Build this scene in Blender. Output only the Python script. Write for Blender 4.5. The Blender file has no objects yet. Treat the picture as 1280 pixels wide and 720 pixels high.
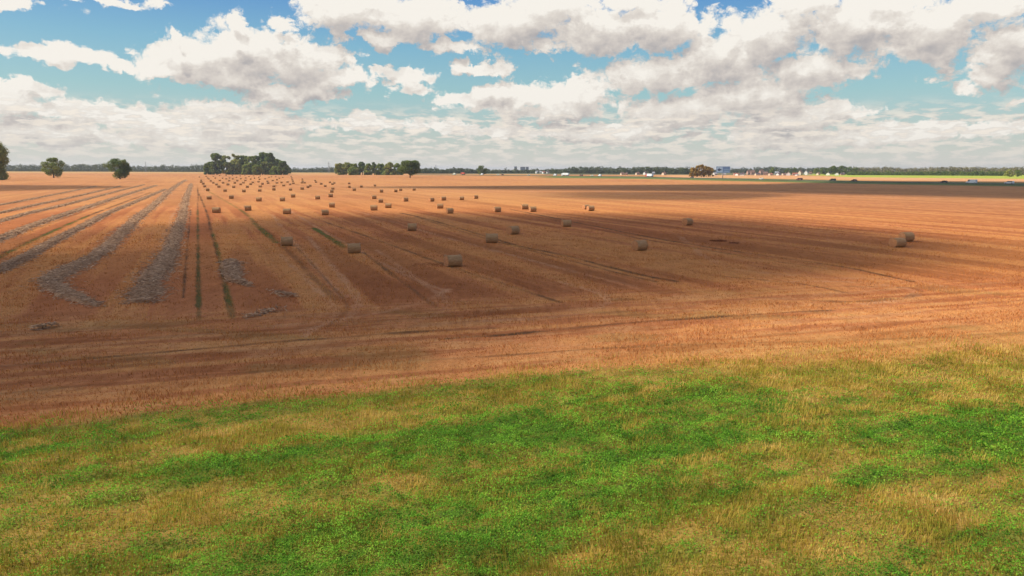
import bpy, math, random
import numpy as np
from mathutils import Vector, Matrix

random.seed(7)
rng = np.random.default_rng(7)
R = math.radians
scn = bpy.context.scene
C = scn.collection

# ------------------------------------------------------------------ camera
H = 9.2
F = 900.0
cam_d = bpy.data.cameras.new('camera'); cam = bpy.data.objects.new('camera', cam_d); C.objects.link(cam)
cam_d.sensor_width = 36; cam_d.lens = 36 * F / 1280
cam_d.clip_start = 0.5; cam_d.clip_end = 30000
PITCH = math.atan((360 - 211.75) / F); ROLL = R(0.165)
M = Matrix.Rotation(math.pi / 2 - PITCH, 3, 'X') @ Matrix.Rotation(ROLL, 3, 'Z')
cam.matrix_world = Matrix.Translation((0, 0, H)) @ M.to_4x4()
scn.camera = cam
Mn = np.array(M)

def ray(px, py):
    v = Mn @ np.array([(px - 640) / F, (360 - py) / F, -1.0])
    return v / np.linalg.norm(v)

def G(px, py, z=0.0):
    v = ray(px, py)
    t = (z - H) / v[2]
    return np.array([v[0] * t, v[1] * t])

def at_dist(px, D):
    """ground point at forward distance D in the direction of picture column px (near the horizon)"""
    v = ray(px, 214.0)
    return np.array([v[0] / v[1] * D, D])

def project(x, y, z=0.0):
    p = np.stack([x, y, np.full_like(x, z) - H], -1) @ Mn
    zz = np.minimum(p[..., 2], -1e-3)
    return 640 + F * p[..., 0] / -zz, 360 - F * p[..., 1] / -zz

def azel(px, py):
    v = ray(px, py)
    return math.degrees(math.atan2(v[0], v[1])), math.degrees(math.asin(v[2]))

# ------------------------------------------------------------------ noise in numpy
def _h(ix, iy, s):
    n = (ix * 374761393 + iy * 668265263 + s * 974711) & 0xFFFFFFFF
    n = ((n ^ (n >> 13)) * 1274126177) & 0xFFFFFFFF
    n = ((n ^ (n >> 16)) * 2246822519) & 0xFFFFFFFF
    return ((n ^ (n >> 15)) & 0xFFFFFF) / float(0xFFFFFF)

def vn(x, y, s=0):
    ix = np.floor(x).astype(np.int64); iy = np.floor(y).astype(np.int64)
    fx = x - ix; fy = y - iy
    fx = fx * fx * (3 - 2 * fx); fy = fy * fy * (3 - 2 * fy)
    a = _h(ix, iy, s); b = _h(ix + 1, iy, s); c = _h(ix, iy + 1, s); d = _h(ix + 1, iy + 1, s)
    return (a * (1 - fx) + b * fx) * (1 - fy) + (c * (1 - fx) + d * fx) * fy

def fbm(x, y, s=0, o=4, g=0.5):
    t = 0; a = 1; tot = 0
    for k in range(o):
        t = t + a * vn(x * 2 ** k + 17.3 * k, y * 2 ** k + 9.1 * k, s + k); tot += a; a *= g
    return t / tot

def sm(a, b, x):
    t = np.clip((x - a) / (b - a), 0, 1)
    return t * t * (3 - 2 * t)

# ------------------------------------------------------------------ mesh helpers
def np_mesh(name, V, Fc, mats, parent=None, smooth=False, attrs=None, mat_idx=None, loc=None):
    """V n x 3, Fc m x k (all faces the same size) or a list of faces"""
    me = bpy.data.meshes.new(name)
    V = np.asarray(V, dtype=np.float32)
    if isinstance(Fc, np.ndarray):
        m, k = Fc.shape
        me.vertices.add(len(V)); me.vertices.foreach_set('co', V.ravel())
        me.loops.add(m * k); me.loops.foreach_set('vertex_index', Fc.astype(np.int32).ravel())
        me.polygons.add(m)
        me.polygons.foreach_set('loop_start', (np.arange(m) * k).astype(np.int32))
        if smooth: me.polygons.foreach_set('use_smooth', np.ones(m, dtype=bool))
        me.update(calc_edges=True)
    else:
        me.from_pydata([tuple(map(float, v)) for v in V], [], Fc)
        if smooth:
            for p in me.polygons: p.use_smooth = True
    for mt in (mats if isinstance(mats, (list, tuple)) else [mats]): me.materials.append(mt)
    if mat_idx is not None: me.polygons.foreach_set('material_index', np.asarray(mat_idx, dtype=np.int32))
    for k, (dom, arr) in (attrs or {}).items():
        arr = np.asarray(arr, dtype=np.float32)
        if arr.ndim == 1:
            a = me.attributes.new(k, 'FLOAT', dom); a.data.foreach_set('value', arr)
        else:
            if arr.shape[1] == 3: arr = np.concatenate([arr, np.ones((len(arr), 1), np.float32)], 1)
            a = me.attributes.new(k, 'FLOAT_COLOR', dom); a.data.foreach_set('color', arr.ravel())
    me.validate()
    o = bpy.data.objects.new(name, me); C.objects.link(o)
    if parent is not None: o.parent = parent
    if loc is not None: o.location = loc
    return o

def tag(o, label=None, cat=None, group=None, kind=None):
    if label: o['label'] = label
    if cat: o['category'] = cat
    if group: o['group'] = group
    if kind: o['kind'] = kind
    return o

def empty(name, loc, rz=0.0):
    o = bpy.data.objects.new(name, None); C.objects.link(o)
    o.location = (float(loc[0]), float(loc[1]), float(loc[2]) if len(loc) > 2 else 0.0); o.rotation_euler = (0, 0, rz)
    o.empty_display_size = 0.3
    return o

KIDS = {}
def part(o, parent):
    o.parent = parent; KIDS.setdefault(parent.name, []).append(o); return o

def copy_tree(o, parent=None):
    c = o.copy(); C.objects.link(c)
    if parent is not None: part(c, parent)
    for ch in list(KIDS.get(o.name, [])): copy_tree(ch, c)
    return c

class MB:
    def __init__(s): s.v = []; s.f = []
    def box(s, x0, x1, y0, y1, z0, z1):
        n = len(s.v)
        s.v += [(x0, y0, z0), (x1, y0, z0), (x1, y1, z0), (x0, y1, z0), (x0, y0, z1), (x1, y0, z1), (x1, y1, z1), (x0, y1, z1)]
        s.f += [(n, n + 3, n + 2, n + 1), (n + 4, n + 5, n + 6, n + 7), (n, n + 1, n + 5, n + 4), (n + 1, n + 2, n + 6, n + 5), (n + 2, n + 3, n + 7, n + 6), (n + 3, n, n + 4, n + 7)]
        return s
    def prism(s, prof, y0, y1):
        """prof: (x,z) outline, extruded along y"""
        n = len(s.v); k = len(prof)
        s.v += [(x, y0, z) for x, z in prof] + [(x, y1, z) for x, z in prof]
        s.f += [tuple(range(n, n + k)), tuple(range(n + 2 * k - 1, n + k - 1, -1))]
        s.f += [(n + i, n + k + i, n + k + (i + 1) % k, n + (i + 1) % k) for i in range(k)]
        return s
    def tube(s, a, b, r0, r1, n=8, cap=True):
        a = Vector(a); b = Vector(b); d = (b - a).normalized()
        u = d.orthogonal().normalized(); w = d.cross(u); k = len(s.v)
        for P, r in ((a, r0), (b, r1)):
            for i in range(n):
                t = 2 * math.pi * i / n
                s.v.append(tuple(P + u * math.cos(t) * r + w * math.sin(t) * r))
        s.f += [(k + i, k + (i + 1) % n, k + n + (i + 1) % n, k + n + i) for i in range(n)]
        if cap: s.f += [tuple(range(k + n - 1, k - 1, -1)), tuple(range(k + n, k + 2 * n))]
        return s
    def build(s, name, mat, parent=None, smooth=False):
        o = np_mesh(name, np.array(s.v), s.f, mat, None, smooth)
        if parent is not None: part(o, parent)
        return o

# ------------------------------------------------------------------ materials
def new_mat(name):
    m = bpy.data.materials.new(name); m.use_nodes = True
    nt = m.node_tree; b = nt.nodes['Principled BSDF']
    b.inputs['Roughness'].default_value = 0.85
    b.inputs['Specular IOR Level'].default_value = 0.2
    return m, nt, b

def N(nt, t, **kw):
    n = nt.nodes.new(t)
    for k, v in kw.items():
        if k == 'ins':
            for i, x in v.items():
                if isinstance(x, bpy.types.NodeSocket): nt.links.new(x, n.inputs[i])
                else: n.inputs[i].default_value = x
        else: setattr(n, k, v)
    return n

def math_n(nt, op, a, b=None, c=None, clamp=False):
    n = nt.nodes.new('ShaderNodeMath'); n.operation = op; n.use_clamp = clamp
    for i, x in enumerate((a, b, c)):
        if x is None: continue
        if isinstance(x, bpy.types.NodeSocket): nt.links.new(x, n.inputs[i])
        else: n.inputs[i].default_value = x
    return n.outputs[0]

def mixc(nt, fac, a, b, mode='MIX'):
    n = nt.nodes.new('ShaderNodeMix'); n.data_type = 'RGBA'; n.blend_type = mode
    for i, x in ((0, fac), (6, a), (7, b)):
        if isinstance(x, bpy.types.NodeSocket): nt.links.new(x, n.inputs[i])
        else: n.inputs[i].default_value = (x if i == 0 else (*x, 1.0) if len(x) == 3 else x)
    return n.outputs[2]

def ramp(nt, fac, stops, interp='LINEAR'):
    n = nt.nodes.new('ShaderNodeValToRGB'); n.color_ramp.interpolation = interp
    el = n.color_ramp.elements
    while len(el) > 1: el.remove(el[0])
    el[0].position = stops[0][0]; el[0].color = (*stops[0][1], 1)
    for p, c in stops[1:]:
        e = el.new(p); e.color = (*c, 1)
    nt.links.new(fac, n.inputs[0])
    return n.outputs[0]

def noise_mat(name, c1, c2, scale=3.0, rough=0.85, detail=5, bump=0.0, coords='Object', stretch=(1, 1, 1), spec=0.2, c3=None):
    m, nt, b = new_mat(name)
    tc = N(nt, 'ShaderNodeTexCoord'); mp = N(nt, 'ShaderNodeMapping', ins={0: tc.outputs[coords], 3: stretch})
    no = N(nt, 'ShaderNodeTexNoise', ins={0: mp.outputs[0], 'Scale': scale, 'Detail': detail, 'Roughness': 0.65})
    st = [(0.32, c1), (0.68, c2)] if c3 is None else [(0.3, c1), (0.5, c2), (0.7, c3)]
    col = ramp(nt, no.outputs[0], st)
    nt.links.new(col, b.inputs['Base Color'])
    b.inputs['Roughness'].default_value = rough; b.inputs['Specular IOR Level'].default_value = spec
    if bump:
        bp = N(nt, 'ShaderNodeBump', ins={'Strength': bump, 'Distance': 0.05, 'Height': no.outputs[0]})
        nt.links.new(bp.outputs[0], b.inputs['Normal'])
    return m

def leaf_mat(name, ca, cb, cc, transl=0.3, attr='tint'):
    """leaf or blade colour picked by a per-leaf value"""
    m, nt, b = new_mat(name)
    at = N(nt, 'ShaderNodeAttribute', attribute_name=attr)
    col = ramp(nt, at.outputs['Fac'], [(0.0, ca), (0.5, cb), (1.0, cc)])
    nt.links.new(col, b.inputs['Base Color'])
    b.inputs['Roughness'].default_value = 0.7; b.inputs['Specular IOR Level'].default_value = 0.1
    tr = N(nt, 'ShaderNodeBsdfTranslucent'); nt.links.new(col, tr.inputs[0])
    mx = N(nt, 'ShaderNodeMixShader', ins={0: transl, 1: b.outputs[0], 2: tr.outputs[0]})
    out = [n for n in nt.nodes if n.type == 'OUTPUT_MATERIAL'][0]
    nt.links.new(mx.outputs[0], out.inputs[0])
    return m

# ------------------------------------------------------------------ sun and sky
SUN_EL, SUN_AZ = 41.0, -98.0          # azimuth from +y (view) towards +x ; the sun stands to the left, a little ahead
sdir = Vector((math.sin(R(SUN_AZ)) * math.cos(R(SUN_EL)), math.cos(R(SUN_AZ)) * math.cos(R(SUN_EL)), math.sin(R(SUN_EL))))
sl = bpy.data.lights.new('sun', 'SUN'); sl.energy = 4.6; sl.angle = R(0.53); sl.color = (1.0, 0.93, 0.82)
so = bpy.data.objects.new('sun', sl); C.objects.link(so)
so.rotation_euler = (-sdir).to_track_quat('-Z', 'Y').to_euler(); so.location = (-60, 10, 60)

W = bpy.data.worlds.new('World'); W.cycles.sampling_method = 'NONE'; scn.world = W; W.use_nodes = True
wt = W.node_tree
STR = 0.1
bg = [n for n in wt.nodes if n.type == 'BACKGROUND'][0]; bg.inputs[1].default_value = STR

# blobs of cumulus, given in picture pixels of the photograph and turned into azimuth / elevation
CL = [(690, 2, 90, 20), (790, 4, 60, 18), (1010, 2, 70, 22), (1110, 2, 90, 20), (1230, 6, 90, 26), (450, 0, 80, 14), (15, 4, 60, 11), (140, 0, 75, 8), (45, 62, 38, 12), (95, 68, 55, 17), (140, 82, 30, 10),
      (300, 62, 75, 40), (235, 72, 75, 30), (375, 78, 80, 42), (290, 100, 110, 22), (430, 95, 40, 20), (395, 115, 50, 18), (200, 90, 50, 14), (350, 28, 24, 18), (222, 44, 16, 12), (297, 30, 20, 14),
      (30, 112, 60, 12), (10, 128, 60, 24), (90, 138, 80, 20), (190, 150, 90, 20), (270, 142, 80, 20), (320, 155, 110, 28), (60, 165, 130, 26), (240, 175, 150, 20), (350, 120, 60, 20),
      (430, 12, 80, 34), (520, 22, 100, 38), (640, 28, 100, 42), (740, 38, 100, 38), (830, 34, 85, 40), (560, 60, 60, 12), (480, 48, 50, 14),
      (510, 96, 42, 16), (515, 112, 30, 12), (478, 90, 22, 8), (590, 84, 38, 9), (625, 86, 25, 8), (645, 120, 70, 22), (720, 118, 75, 26), (590, 128, 45, 15), (690, 140, 80, 18), (455, 150, 36, 10), (470, 158, 50, 8), (560, 158, 60, 12), (640, 165, 80, 14),
      (820, 95, 90, 34), (900, 70, 70, 50), (960, 45, 70, 50), (1060, 35, 90, 50), (1160, 40, 100, 50), (1260, 60, 70, 50), (1240, 95, 70, 24), (1010, 90, 90, 30), (940, 120, 110, 30), (850, 140, 110, 28), (980, 150, 100, 24), (1040, 140, 50, 18),
      (760, 165, 130, 20), (1120, 165, 90, 20), (1180, 156, 40, 14), (1240, 162, 70, 16), (1275, 128, 30, 7), (1000, 175, 150, 20)]

grp = bpy.data.node_groups.new('cloud_density', 'ShaderNodeTree')
grp.interface.new_socket('P', in_out='INPUT', socket_type='NodeSocketVector')
grp.interface.new_socket('D', in_out='OUTPUT', socket_type='NodeSocketFloat')
grp.interface.new_socket('V', in_out='OUTPUT', socket_type='NodeSocketFloat')
gi = grp.nodes.new('NodeGroupInput'); go = grp.nodes.new('NodeGroupOutput')
def vm(nt, op, *a):
    n = nt.nodes.new('ShaderNodeVectorMath'); n.operation = op
    for i, x in enumerate(a):
        if isinstance(x, bpy.types.NodeSocket): nt.links.new(x, n.inputs[i])
        else: n.inputs[i].default_value = x
    return n.outputs['Value'] if op == 'LENGTH' else n.outputs[0]
P = gi.outputs[0]
wn = N(grp, 'ShaderNodeTexNoise', noise_dimensions='2D', ins={0: vm(grp, 'MULTIPLY', P, (1, 1.3, 1)), 'Scale': 0.45, 'Detail': 4.0, 'Roughness': 0.6})
wv = vm(grp, 'MULTIPLY', vm(grp, 'SUBTRACT', wn.outputs['Color'], (0.5, 0.5, 0.5)), (3.0, 1.8, 0))
Q = vm(grp, 'ADD', P, wv)
acc = None
for (bx, by, rx, ry) in CL:
    a0, e0 = azel(bx, by); a1, _ = azel(bx + rx, by); _, e1 = azel(bx, by - ry)
    ra = max(abs(a1 - a0), 0.2) * 1.12; re = max(abs(e1 - e0), 0.2) * 1.15
    L = vm(grp, 'LENGTH', vm(grp, 'MULTIPLY_ADD', Q, (1 / ra, 1 / re, 0), (-a0 / ra, -e0 / re, 0)))
    acc = L if acc is None else math_n(grp, 'SMOOTH_MIN', acc, L, 0.18)
V_ = math_n(grp, 'SUBTRACT', 1.0, acc)
n1 = N(grp, 'ShaderNodeTexNoise', noise_dimensions='2D', ins={0: vm(grp, 'MULTIPLY', P, (1, 1.5, 1)), 'Scale': 0.42, 'Detail': 8.0, 'Roughness': 0.52, 'Lacunarity': 2.1})
vo = N(grp, 'ShaderNodeTexVoronoi', voronoi_dimensions='2D', feature='SMOOTH_F1', ins={0: vm(grp, 'MULTIPLY_ADD', wn.outputs['Color'], (1.6, 1.6, 0), vm(grp, 'MULTIPLY', P, (1, 1.25, 1))), 'Scale': 0.75, 'Detail': 4.0, 'Roughness': 0.65, 'Smoothness': 0.4})
puff = math_n(grp, 'SUBTRACT', 0.5, vo.outputs['Distance'])
nz = math_n(grp, 'ADD', math_n(grp, 'MULTIPLY', math_n(grp, 'SUBTRACT', n1.outputs[0], 0.5), 1.3), math_n(grp, 'MULTIPLY', puff, 0.45))
mr = N(grp, 'ShaderNodeMapRange', interpolation_type='SMOOTHSTEP', ins={0: V_, 1: 0.25, 2: 0.75, 3: 1.0, 4: 0.45})
D_ = math_n(grp, 'ADD', math_n(grp, 'ADD', V_, 0.04), math_n(grp, 'MULTIPLY', nz, mr.outputs[0]))
grp.links.new(D_, go.inputs[0]); grp.links.new(V_, go.inputs[1])

tc = N(wt, 'ShaderNodeTexCoord')
dirv = tc.outputs['Generated']
sep = N(wt, 'ShaderNodeSeparateXYZ', ins={0: dirv})
az = math_n(wt, 'MULTIPLY', math_n(wt, 'ARCTAN2', sep.outputs[0], sep.outputs[1]), 57.2958)
el = math_n(wt, 'MULTIPLY', math_n(wt, 'ARCSINE', sep.outputs[2]), 57.2958)
cmb = N(wt, 'ShaderNodeCombineXYZ', ins={0: az, 1: el, 2: 0.0})
def cd(off):
    g = wt.nodes.new('ShaderNodeGroup'); g.node_tree = grp
    wt.links.new(vm(wt, 'ADD', cmb.outputs[0], off), g.inputs[0]); return g.outputs
d0 = cd((0, 0, 0)); d1 = cd((-0.35, 0.95, 0)); d2 = cd((-0.5, 2.3, 0))
def smooth(nt, x, a, b):
    n = N(nt, 'ShaderNodeMapRange', interpolation_type='SMOOTHSTEP', ins={0: x, 1: a, 2: b}); return n.outputs[0]
# clouds elsewhere in the sky (overhead, behind): generic cover from noise over the direction
gn = N(wt, 'ShaderNodeTexNoise', ins={0: vm(wt, 'MULTIPLY', dirv, (1, 1, 1.6)), 'Scale': 3.2, 'Detail': 6.0, 'Roughness': 0.6})
gen = math_n(wt, 'MULTIPLY', math_n(wt, 'SUBTRACT', gn.outputs[0], 0.5), 3.0)
outm = math_n(wt, 'MAXIMUM', smooth(wt, el, 14.5, 19.0), smooth(wt, math_n(wt, 'ABSOLUTE', az), 37.0, 43.0))
dd = N(wt, 'ShaderNodeMix', data_type='FLOAT', ins={0: outm, 2: d0[0], 3: gen}).outputs[0]
alpha = smooth(wt, dd, -0.05, 0.30)
# flat small clouds low over the horizon
ln = N(wt, 'ShaderNodeTexNoise', noise_dimensions='2D', ins={0: vm(wt, 'MULTIPLY', cmb.outputs[0], (0.30, 1.25, 1)), 'Scale': 2.0, 'Detail': 6.0, 'Roughness': 0.58})
low = math_n(wt, 'MULTIPLY', smooth(wt, ln.outputs[0], 0.43, 0.56), smooth(wt, el, 5.2, 3.4))
# colours, linear, as seen in the picture (divided by the strength below)
blue = ramp(wt, math_n(wt, 'DIVIDE', el, 30.0, clamp=True), [(0.0, (0.52, 0.56, 0.50)), (0.10, (0.42, 0.53, 0.51)), (0.19, (0.27, 0.49, 0.51)), (0.30, (0.16, 0.40, 0.54)), (0.42, (0.055, 0.235, 0.54)), (1.0, (0.03, 0.13, 0.40))])
nis = N(wt, 'ShaderNodeTexSky', sky_type='NISHITA', sun_disc=False, sun_elevation=R(SUN_EL), sun_rotation=R(SUN_AZ), altitude=50, dust_density=1.5)
clear = mixc(wt, 0.72, mixc(wt, 1.0, nis.outputs[0], (0.10, 0.10, 0.10), 'MULTIPLY'), blue)
# lit tops, grey undersides: more cloud towards the sun side means less light
occ = math_n(wt, 'ADD', math_n(wt, 'MULTIPLY', smooth(wt, d1[0], -0.1, 1.1), 0.38), math_n(wt, 'MULTIPLY', smooth(wt, d2[1], -0.1, 0.85), 0.62))
fine = N(wt, 'ShaderNodeTexNoise', noise_dimensions='2D', ins={0: vm(wt, 'MULTIPLY', cmb.outputs[0], (1, 1.6, 1)), 'Scale': 0.9, 'Detail': 6.0, 'Roughness': 0.6})
edge = smooth(wt, math_n(wt, 'SUBTRACT', d0[0], d1[0]), -0.5, 0.6)
lit = math_n(wt, 'ADD', math_n(wt, 'SUBTRACT', 0.92, math_n(wt, 'MULTIPLY', occ, 0.88)), math_n(wt, 'ADD', math_n(wt, 'MULTIPLY', edge, 0.42), math_n(wt, 'MULTIPLY', math_n(wt, 'SUBTRACT', fine.outputs[0], 0.5), 0.55)), clamp=True)
ccol = ramp(wt, lit, [(0.0, (0.34, 0.33, 0.34)), (0.35, (0.51, 0.47, 0.44)), (0.65, (0.62, 0.575, 0.525)), (1.0, (0.78, 0.745, 0.685))])
lown = ramp(wt, ln.outputs[0], [(0.42, (0.46, 0.47, 0.45)), (0.52, (0.62, 0.58, 0.53)), (0.64, (0.76, 0.69, 0.60))])
s1 = mixc(wt, alpha, clear, ccol)
s2 = mixc(wt, math_n(wt, 'MULTIPLY', low, 0.8), s1, lown)
hz = smooth(wt, el, 3.2, -0.4)
s3 = mixc(wt, math_n(wt, 'MULTIPLY', hz, 0.8), s2, (0.60, 0.575, 0.52))
s4 = mixc(wt, 1.0, s3, (1 / STR, 1 / STR, 1 / STR), 'MULTIPLY')
wt.links.new(s4, bg.inputs[0])

# ------------------------------------------------------------------ field layout (ground coordinates)
ROW = math.atan((247 - 640) / F * math.cos(PITCH))          # direction the rows run in
rd = np.array([math.sin(ROW), math.cos(ROW)]); rp = np.array([math.cos(ROW), -math.sin(ROW)])   # along, across (to the right)
def polyline(pts): return np.array([G(x, y) for x, y in pts])

bound_px = [(-260, 580), (-50, 549), (0, 541), (130, 527), (200, 515), (300, 505), (400, 495), (520, 483), (650, 471), (760, 462), (880, 457), (1000, 455), (1140, 449), (1280, 441), (1500, 424)]
bound = polyline(bound_px)
BA = math.atan2(bound[10][1] - bound[2][1], bound[10][0] - bound[2][0])
bd = np.array([math.cos(BA), math.sin(BA)]); bp_ = np.array([-math.sin(BA), math.cos(BA)])

def bound_y(x):
    return np.interp(x, bound[:, 0], bound[:, 1])

def dist_poly(X, Y, P, wmax=4.0):
    """distance to a polyline, and position along it 0..1"""
    d = np.full(X.shape, 1e9)
    for a, b in zip(P[:-1], P[1:]):
        e = b - a; l2 = (e ** 2).sum()
        t = np.clip(((X - a[0]) * e[0] + (Y - a[1]) * e[1]) / l2, 0, 1)
        q = np.hypot(X - a[0] - t * e[0], Y - a[1] - t * e[1])
        d = np.minimum(d, q)
    return d

def smooth_path(P, n):
    """Catmull-Rom through P"""
    P = np.asarray(P, float); Q = np.vstack([2 * P[0] - P[1], P, 2 * P[-1] - P[-2]]); out = []
    for i in range(1, len(Q) - 2):
        for k in range(n):
            t = k / n
            out.append(0.5 * (2 * Q[i] + (Q[i + 1] - Q[i - 1]) * t + (2 * Q[i - 1] - 5 * Q[i] + 4 * Q[i + 1] - Q[i + 2]) * t * t + (3 * Q[i] - Q[i - 1] - 3 * Q[i + 1] + Q[i + 2]) * t ** 3))
    out.append(Q[-2]); return np.array(out)

dark_tracks = [  # (points, half width, strength)
    ([(247.2, 215.5), (247.3, 240), (247.4, 280), (247.6, 340), (248.5, 398)], 0.16, 0.75),
    ([(238, 262), (235, 300), (231, 345), (229, 372)], 0.12, 0.7),
    ([(246, 236), (257, 262), (263, 285), (274, 325), (281, 360), (290, 396)], 0.2, 0.8),
    ([(-40, 336), (0, 319), (62, 290), (125, 264), (190, 240)], 0.35, 0.7),
    ([(500, 266), (531, 273), (600, 293), (650, 308), (700, 318), (790, 341), (845, 352)], 0.30, 0.9),
    ([(520, 271), (600, 296), (690, 320), (760, 338), (820, 352)], 0.22, 0.6),
    ([(640, 262), (735, 281), (810, 296), (880, 308), (960, 320), (1050, 333), (1140, 352)], 0.30, 0.9),
    ([(640, 265), (735, 284), (810, 300), (880, 312), (960, 325), (1040, 337)], 0.22, 0.6),
    ([(405, 277), (480, 303), (560, 332), (630, 355), (700, 378)], 0.26, 0.6),
    ([(300, 262), (345, 300), (390, 345), (420, 375)], 0.3, 0.4),
    ([(0, 301), (60, 280), (120, 259), (180, 240)], 0.3, 0.5),
    ([(150, 233.0), (250, 232.4), (340, 231.6), (420, 230.0), (520, 229.5)], 0.7, 0.55),
    ([(940, 371), (1050, 377), (1120, 373), (1150, 366), (1135, 360), (1060, 358)], 0.28, 0.45),
    ([(372, 310), (410, 352), (434, 384), (410, 408)], 0.13, 0.4),
    ([(455, 316), (500, 350), (545, 384)], 0.2, 0.6), ([(900, 345), (1000, 355), (1060, 366)], 0.2, 0.6),
    ([(0, 492), (200, 474), (420, 458), (640, 444)], 0.12, 0.3), ([(600, 446), (820, 432), (1100, 424), (1280, 416)], 0.18, 0.5),
    ([(560, 424), (700, 412), (860, 398), (1040, 388)], 0.25, 0.8),
    ([(0, 458), (120, 447), (300, 432), (480, 418), (620, 410)], 0.22, 0.6),
]
green_lines = [
    ([(247, 262), (247.4, 300), (248, 350), (249, 400)], 0.16, 0.35),
    ([(-40, 340), (0, 321), (62, 291), (110, 270)], 0.28, 0.8),
    ([(318, 279), (330, 290), (345, 303)], 0.42, 1.0),
    ([(392, 285), (410, 296), (430, 309)], 0.42, 1.0),
    ([(266, 290), (276, 326), (283, 360), (291, 398)], 0.2, 0.5),
    ([(255, 236), (300, 262), (318, 279)], 0.35, 0.35),
]
light_lines = [
    ([(820, 240), (960, 241.0), (1100, 246), (1280, 251)], 1.3, 0.6),
    ([(960, 245), (1100, 248), (1280, 256)], 1.0, 0.4),
    ([(480, 240), (640, 240), (780, 239)], 2.5, 0.3),
    ([(340, 268), (365, 300), (400, 340), (430, 372)], 0.5, 0.5),
    ([(360, 262), (410, 292), (500, 340), (560, 365)], 0.5, 0.5),
    ([(440, 262), (540, 292), (700, 335), (800, 360)], 0.6, 0.45),
    ([(240, 234), (220, 262), (205, 300)], 0.5, 0.45),
    ([(385, 296), (420, 338), (446, 372), (436, 396), (380, 412)], 0.5, 0.55),
    ([(350, 318), (400, 366), (420, 392), (380, 420)], 0.45, 0.5),
    ([(560, 362), (520, 380), (440, 397), (330, 410)], 0.5, 0.5),
    ([(470, 312), (520, 348), (560, 380), (520, 402)], 0.5, 0.4),
    ([(700, 352), (760, 372), (720, 392), (600, 402)], 0.5, 0.5),
    ([(960, 352), (1050, 352), (1130, 360), (1140, 370), (1080, 380)], 0.6, 0.5),
    ([(850, 296), (900, 330), (1000, 345), (1130, 350), (1180, 358)], 0.7, 0.35),
]

# controls for how green the near strip is: (px, py, value)
gctl = [(60, 552, .55), (200, 528, .45), (400, 505, .4), (560, 488, .5), (700, 474, .35), (850, 465, .3), (1000, 463, .0), (1150, 458, .0), (1270, 455, .0), (1270, 475, .0), (1150, 472, .1), (1050, 478, .1), (920, 462, .1),
        (100, 590, .25), (320, 545, .05), (450, 530, .15), (40, 610, .6), (270, 590, .85), (150, 620, .35), (300, 615, .3), (420, 570, .8), (560, 545, .7), (620, 520, .5), (560, 500, .1),
        (740, 500, .5), (760, 540, .75), (860, 500, .7), (930, 545, .95), (1000, 520, .6), (1000, 500, .55), (1090, 500, .6), (1180, 480, .25), (1250, 490, .5), (1270, 470, .1), (1050, 525, .25),
        (1130, 545, .8), (1220, 540, .95), (1270, 560, .85), (1040, 575, .2), (960, 590, .15), (880, 600, .5), (1120, 590, .55), (1200, 575, .75), (1230, 610, .2),
        (760, 590, .85), (640, 580, .6), (640, 620, .75), (700, 640, .8), (560, 640, .6), (480, 600, .45), (430, 650, .55), (350, 640, .6), (200, 645, .1), (90, 640, .2), (30, 665, .05), (170, 680, .55), (130, 655, .1),
        (240, 690, .7), (350, 695, .85), (460, 690, .9), (600, 700, .8), (700, 690, .5), (780, 650, .55), (760, 700, .2), (860, 660, .25), (900, 700, .05), (1000, 640, .15), (1100, 650, .2), (1010, 700, .15),
        (1140, 700, .8), (1200, 690, .6), (1260, 660, .5), (1180, 640, .15), (1270, 700, .8), (980, 670, .3), (60, 705, .3), (20, 715, .1)]
gc = np.array([[*G(a, b), v] for a, b, v in gctl])

def greenness(X, Y):
    u = (X * bd[0] + Y * bd[1]); v = (X * bp_[0] + Y * bp_[1])
    num = np.zeros_like(X); den = np.full_like(X, 1e-6)
    gu = gc[:, 0] * bd[0] + gc[:, 1] * bd[1]; gv = gc[:, 0] * bp_[0] + gc[:, 1] * bp_[1]
    for a, b, val in zip(gu, gv, gc[:, 2]):
        w = np.exp(-(((u - a) / 2.6) ** 2 + ((v - b) / 1.0) ** 2) * 0.8) + 0.02 / (1 + ((u - a) / 3) ** 2 + ((v - b) / 1.2) ** 2) ** 2
        num += w * val; den += w
    base = num / den
    u2 = u * .97 + v * .24; v2 = v * .97 - u * .24      # the streaks climb a little across the strip
    n = fbm(u2 / 6.0, v2 / 0.55, 11, 5, .6) - 0.5
    n2 = fbm(X / 0.55, Y / 0.55, 15, 3) - 0.5
    far_dry = (1 - sm(1.0, 8.0, -(Y - bound_y(X)))) * sm(4, 20, X) * .55
    base = base - far_dry
    return np.clip((base - 0.5) * 1.3 + 0.50 + n * 1.6 + n2 * 0.9, 0, 1)

# ------------------------------------------------------------------ ground sheet
def rel_y(X, Y): return Y - bound_y(X)      # >0 beyond the grass edge
NA, NR = 1000, 640
ang = np.concatenate([np.linspace(-180, -42, 40)[:-1], np.linspace(-42, 42, NA), np.linspace(42, 180, 40)[1:-1]])
depr = np.concatenate([np.linspace(0.95, 560, NR)])   # pixels below the horizon, spaced finer when far
tt = np.linspace(0, 1, NR); depr = 0.9 + (560 - 0.9) * (0.30 * tt + 0.70 * tt ** 1.7)
dist = np.concatenate([[1.0, 6.0], (H * F / depr)[::-1], [14000.0]])
A_, D_g = np.meshgrid(R(1) * ang, dist)
GX = np.sin(A_) * D_g; GY = np.cos(A_) * D_g
na, nr = len(ang), len(dist)
X = GX.ravel(); Y = GY.ravel(); Dd = D_g.ravel()
al = X * rd[0] + Y * rd[1]; ac = X * rp[0] + Y * rp[1]
bu = X * bd[0] + Y * bd[1]; bv = X * bp_[0] + Y * bp_[1]
ry = rel_y(X, Y)
ppx, ppy = project(X, Y)
wob = (fbm(X / 6, Y / 6, 3, 3) - 0.5) * 1.2
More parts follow.
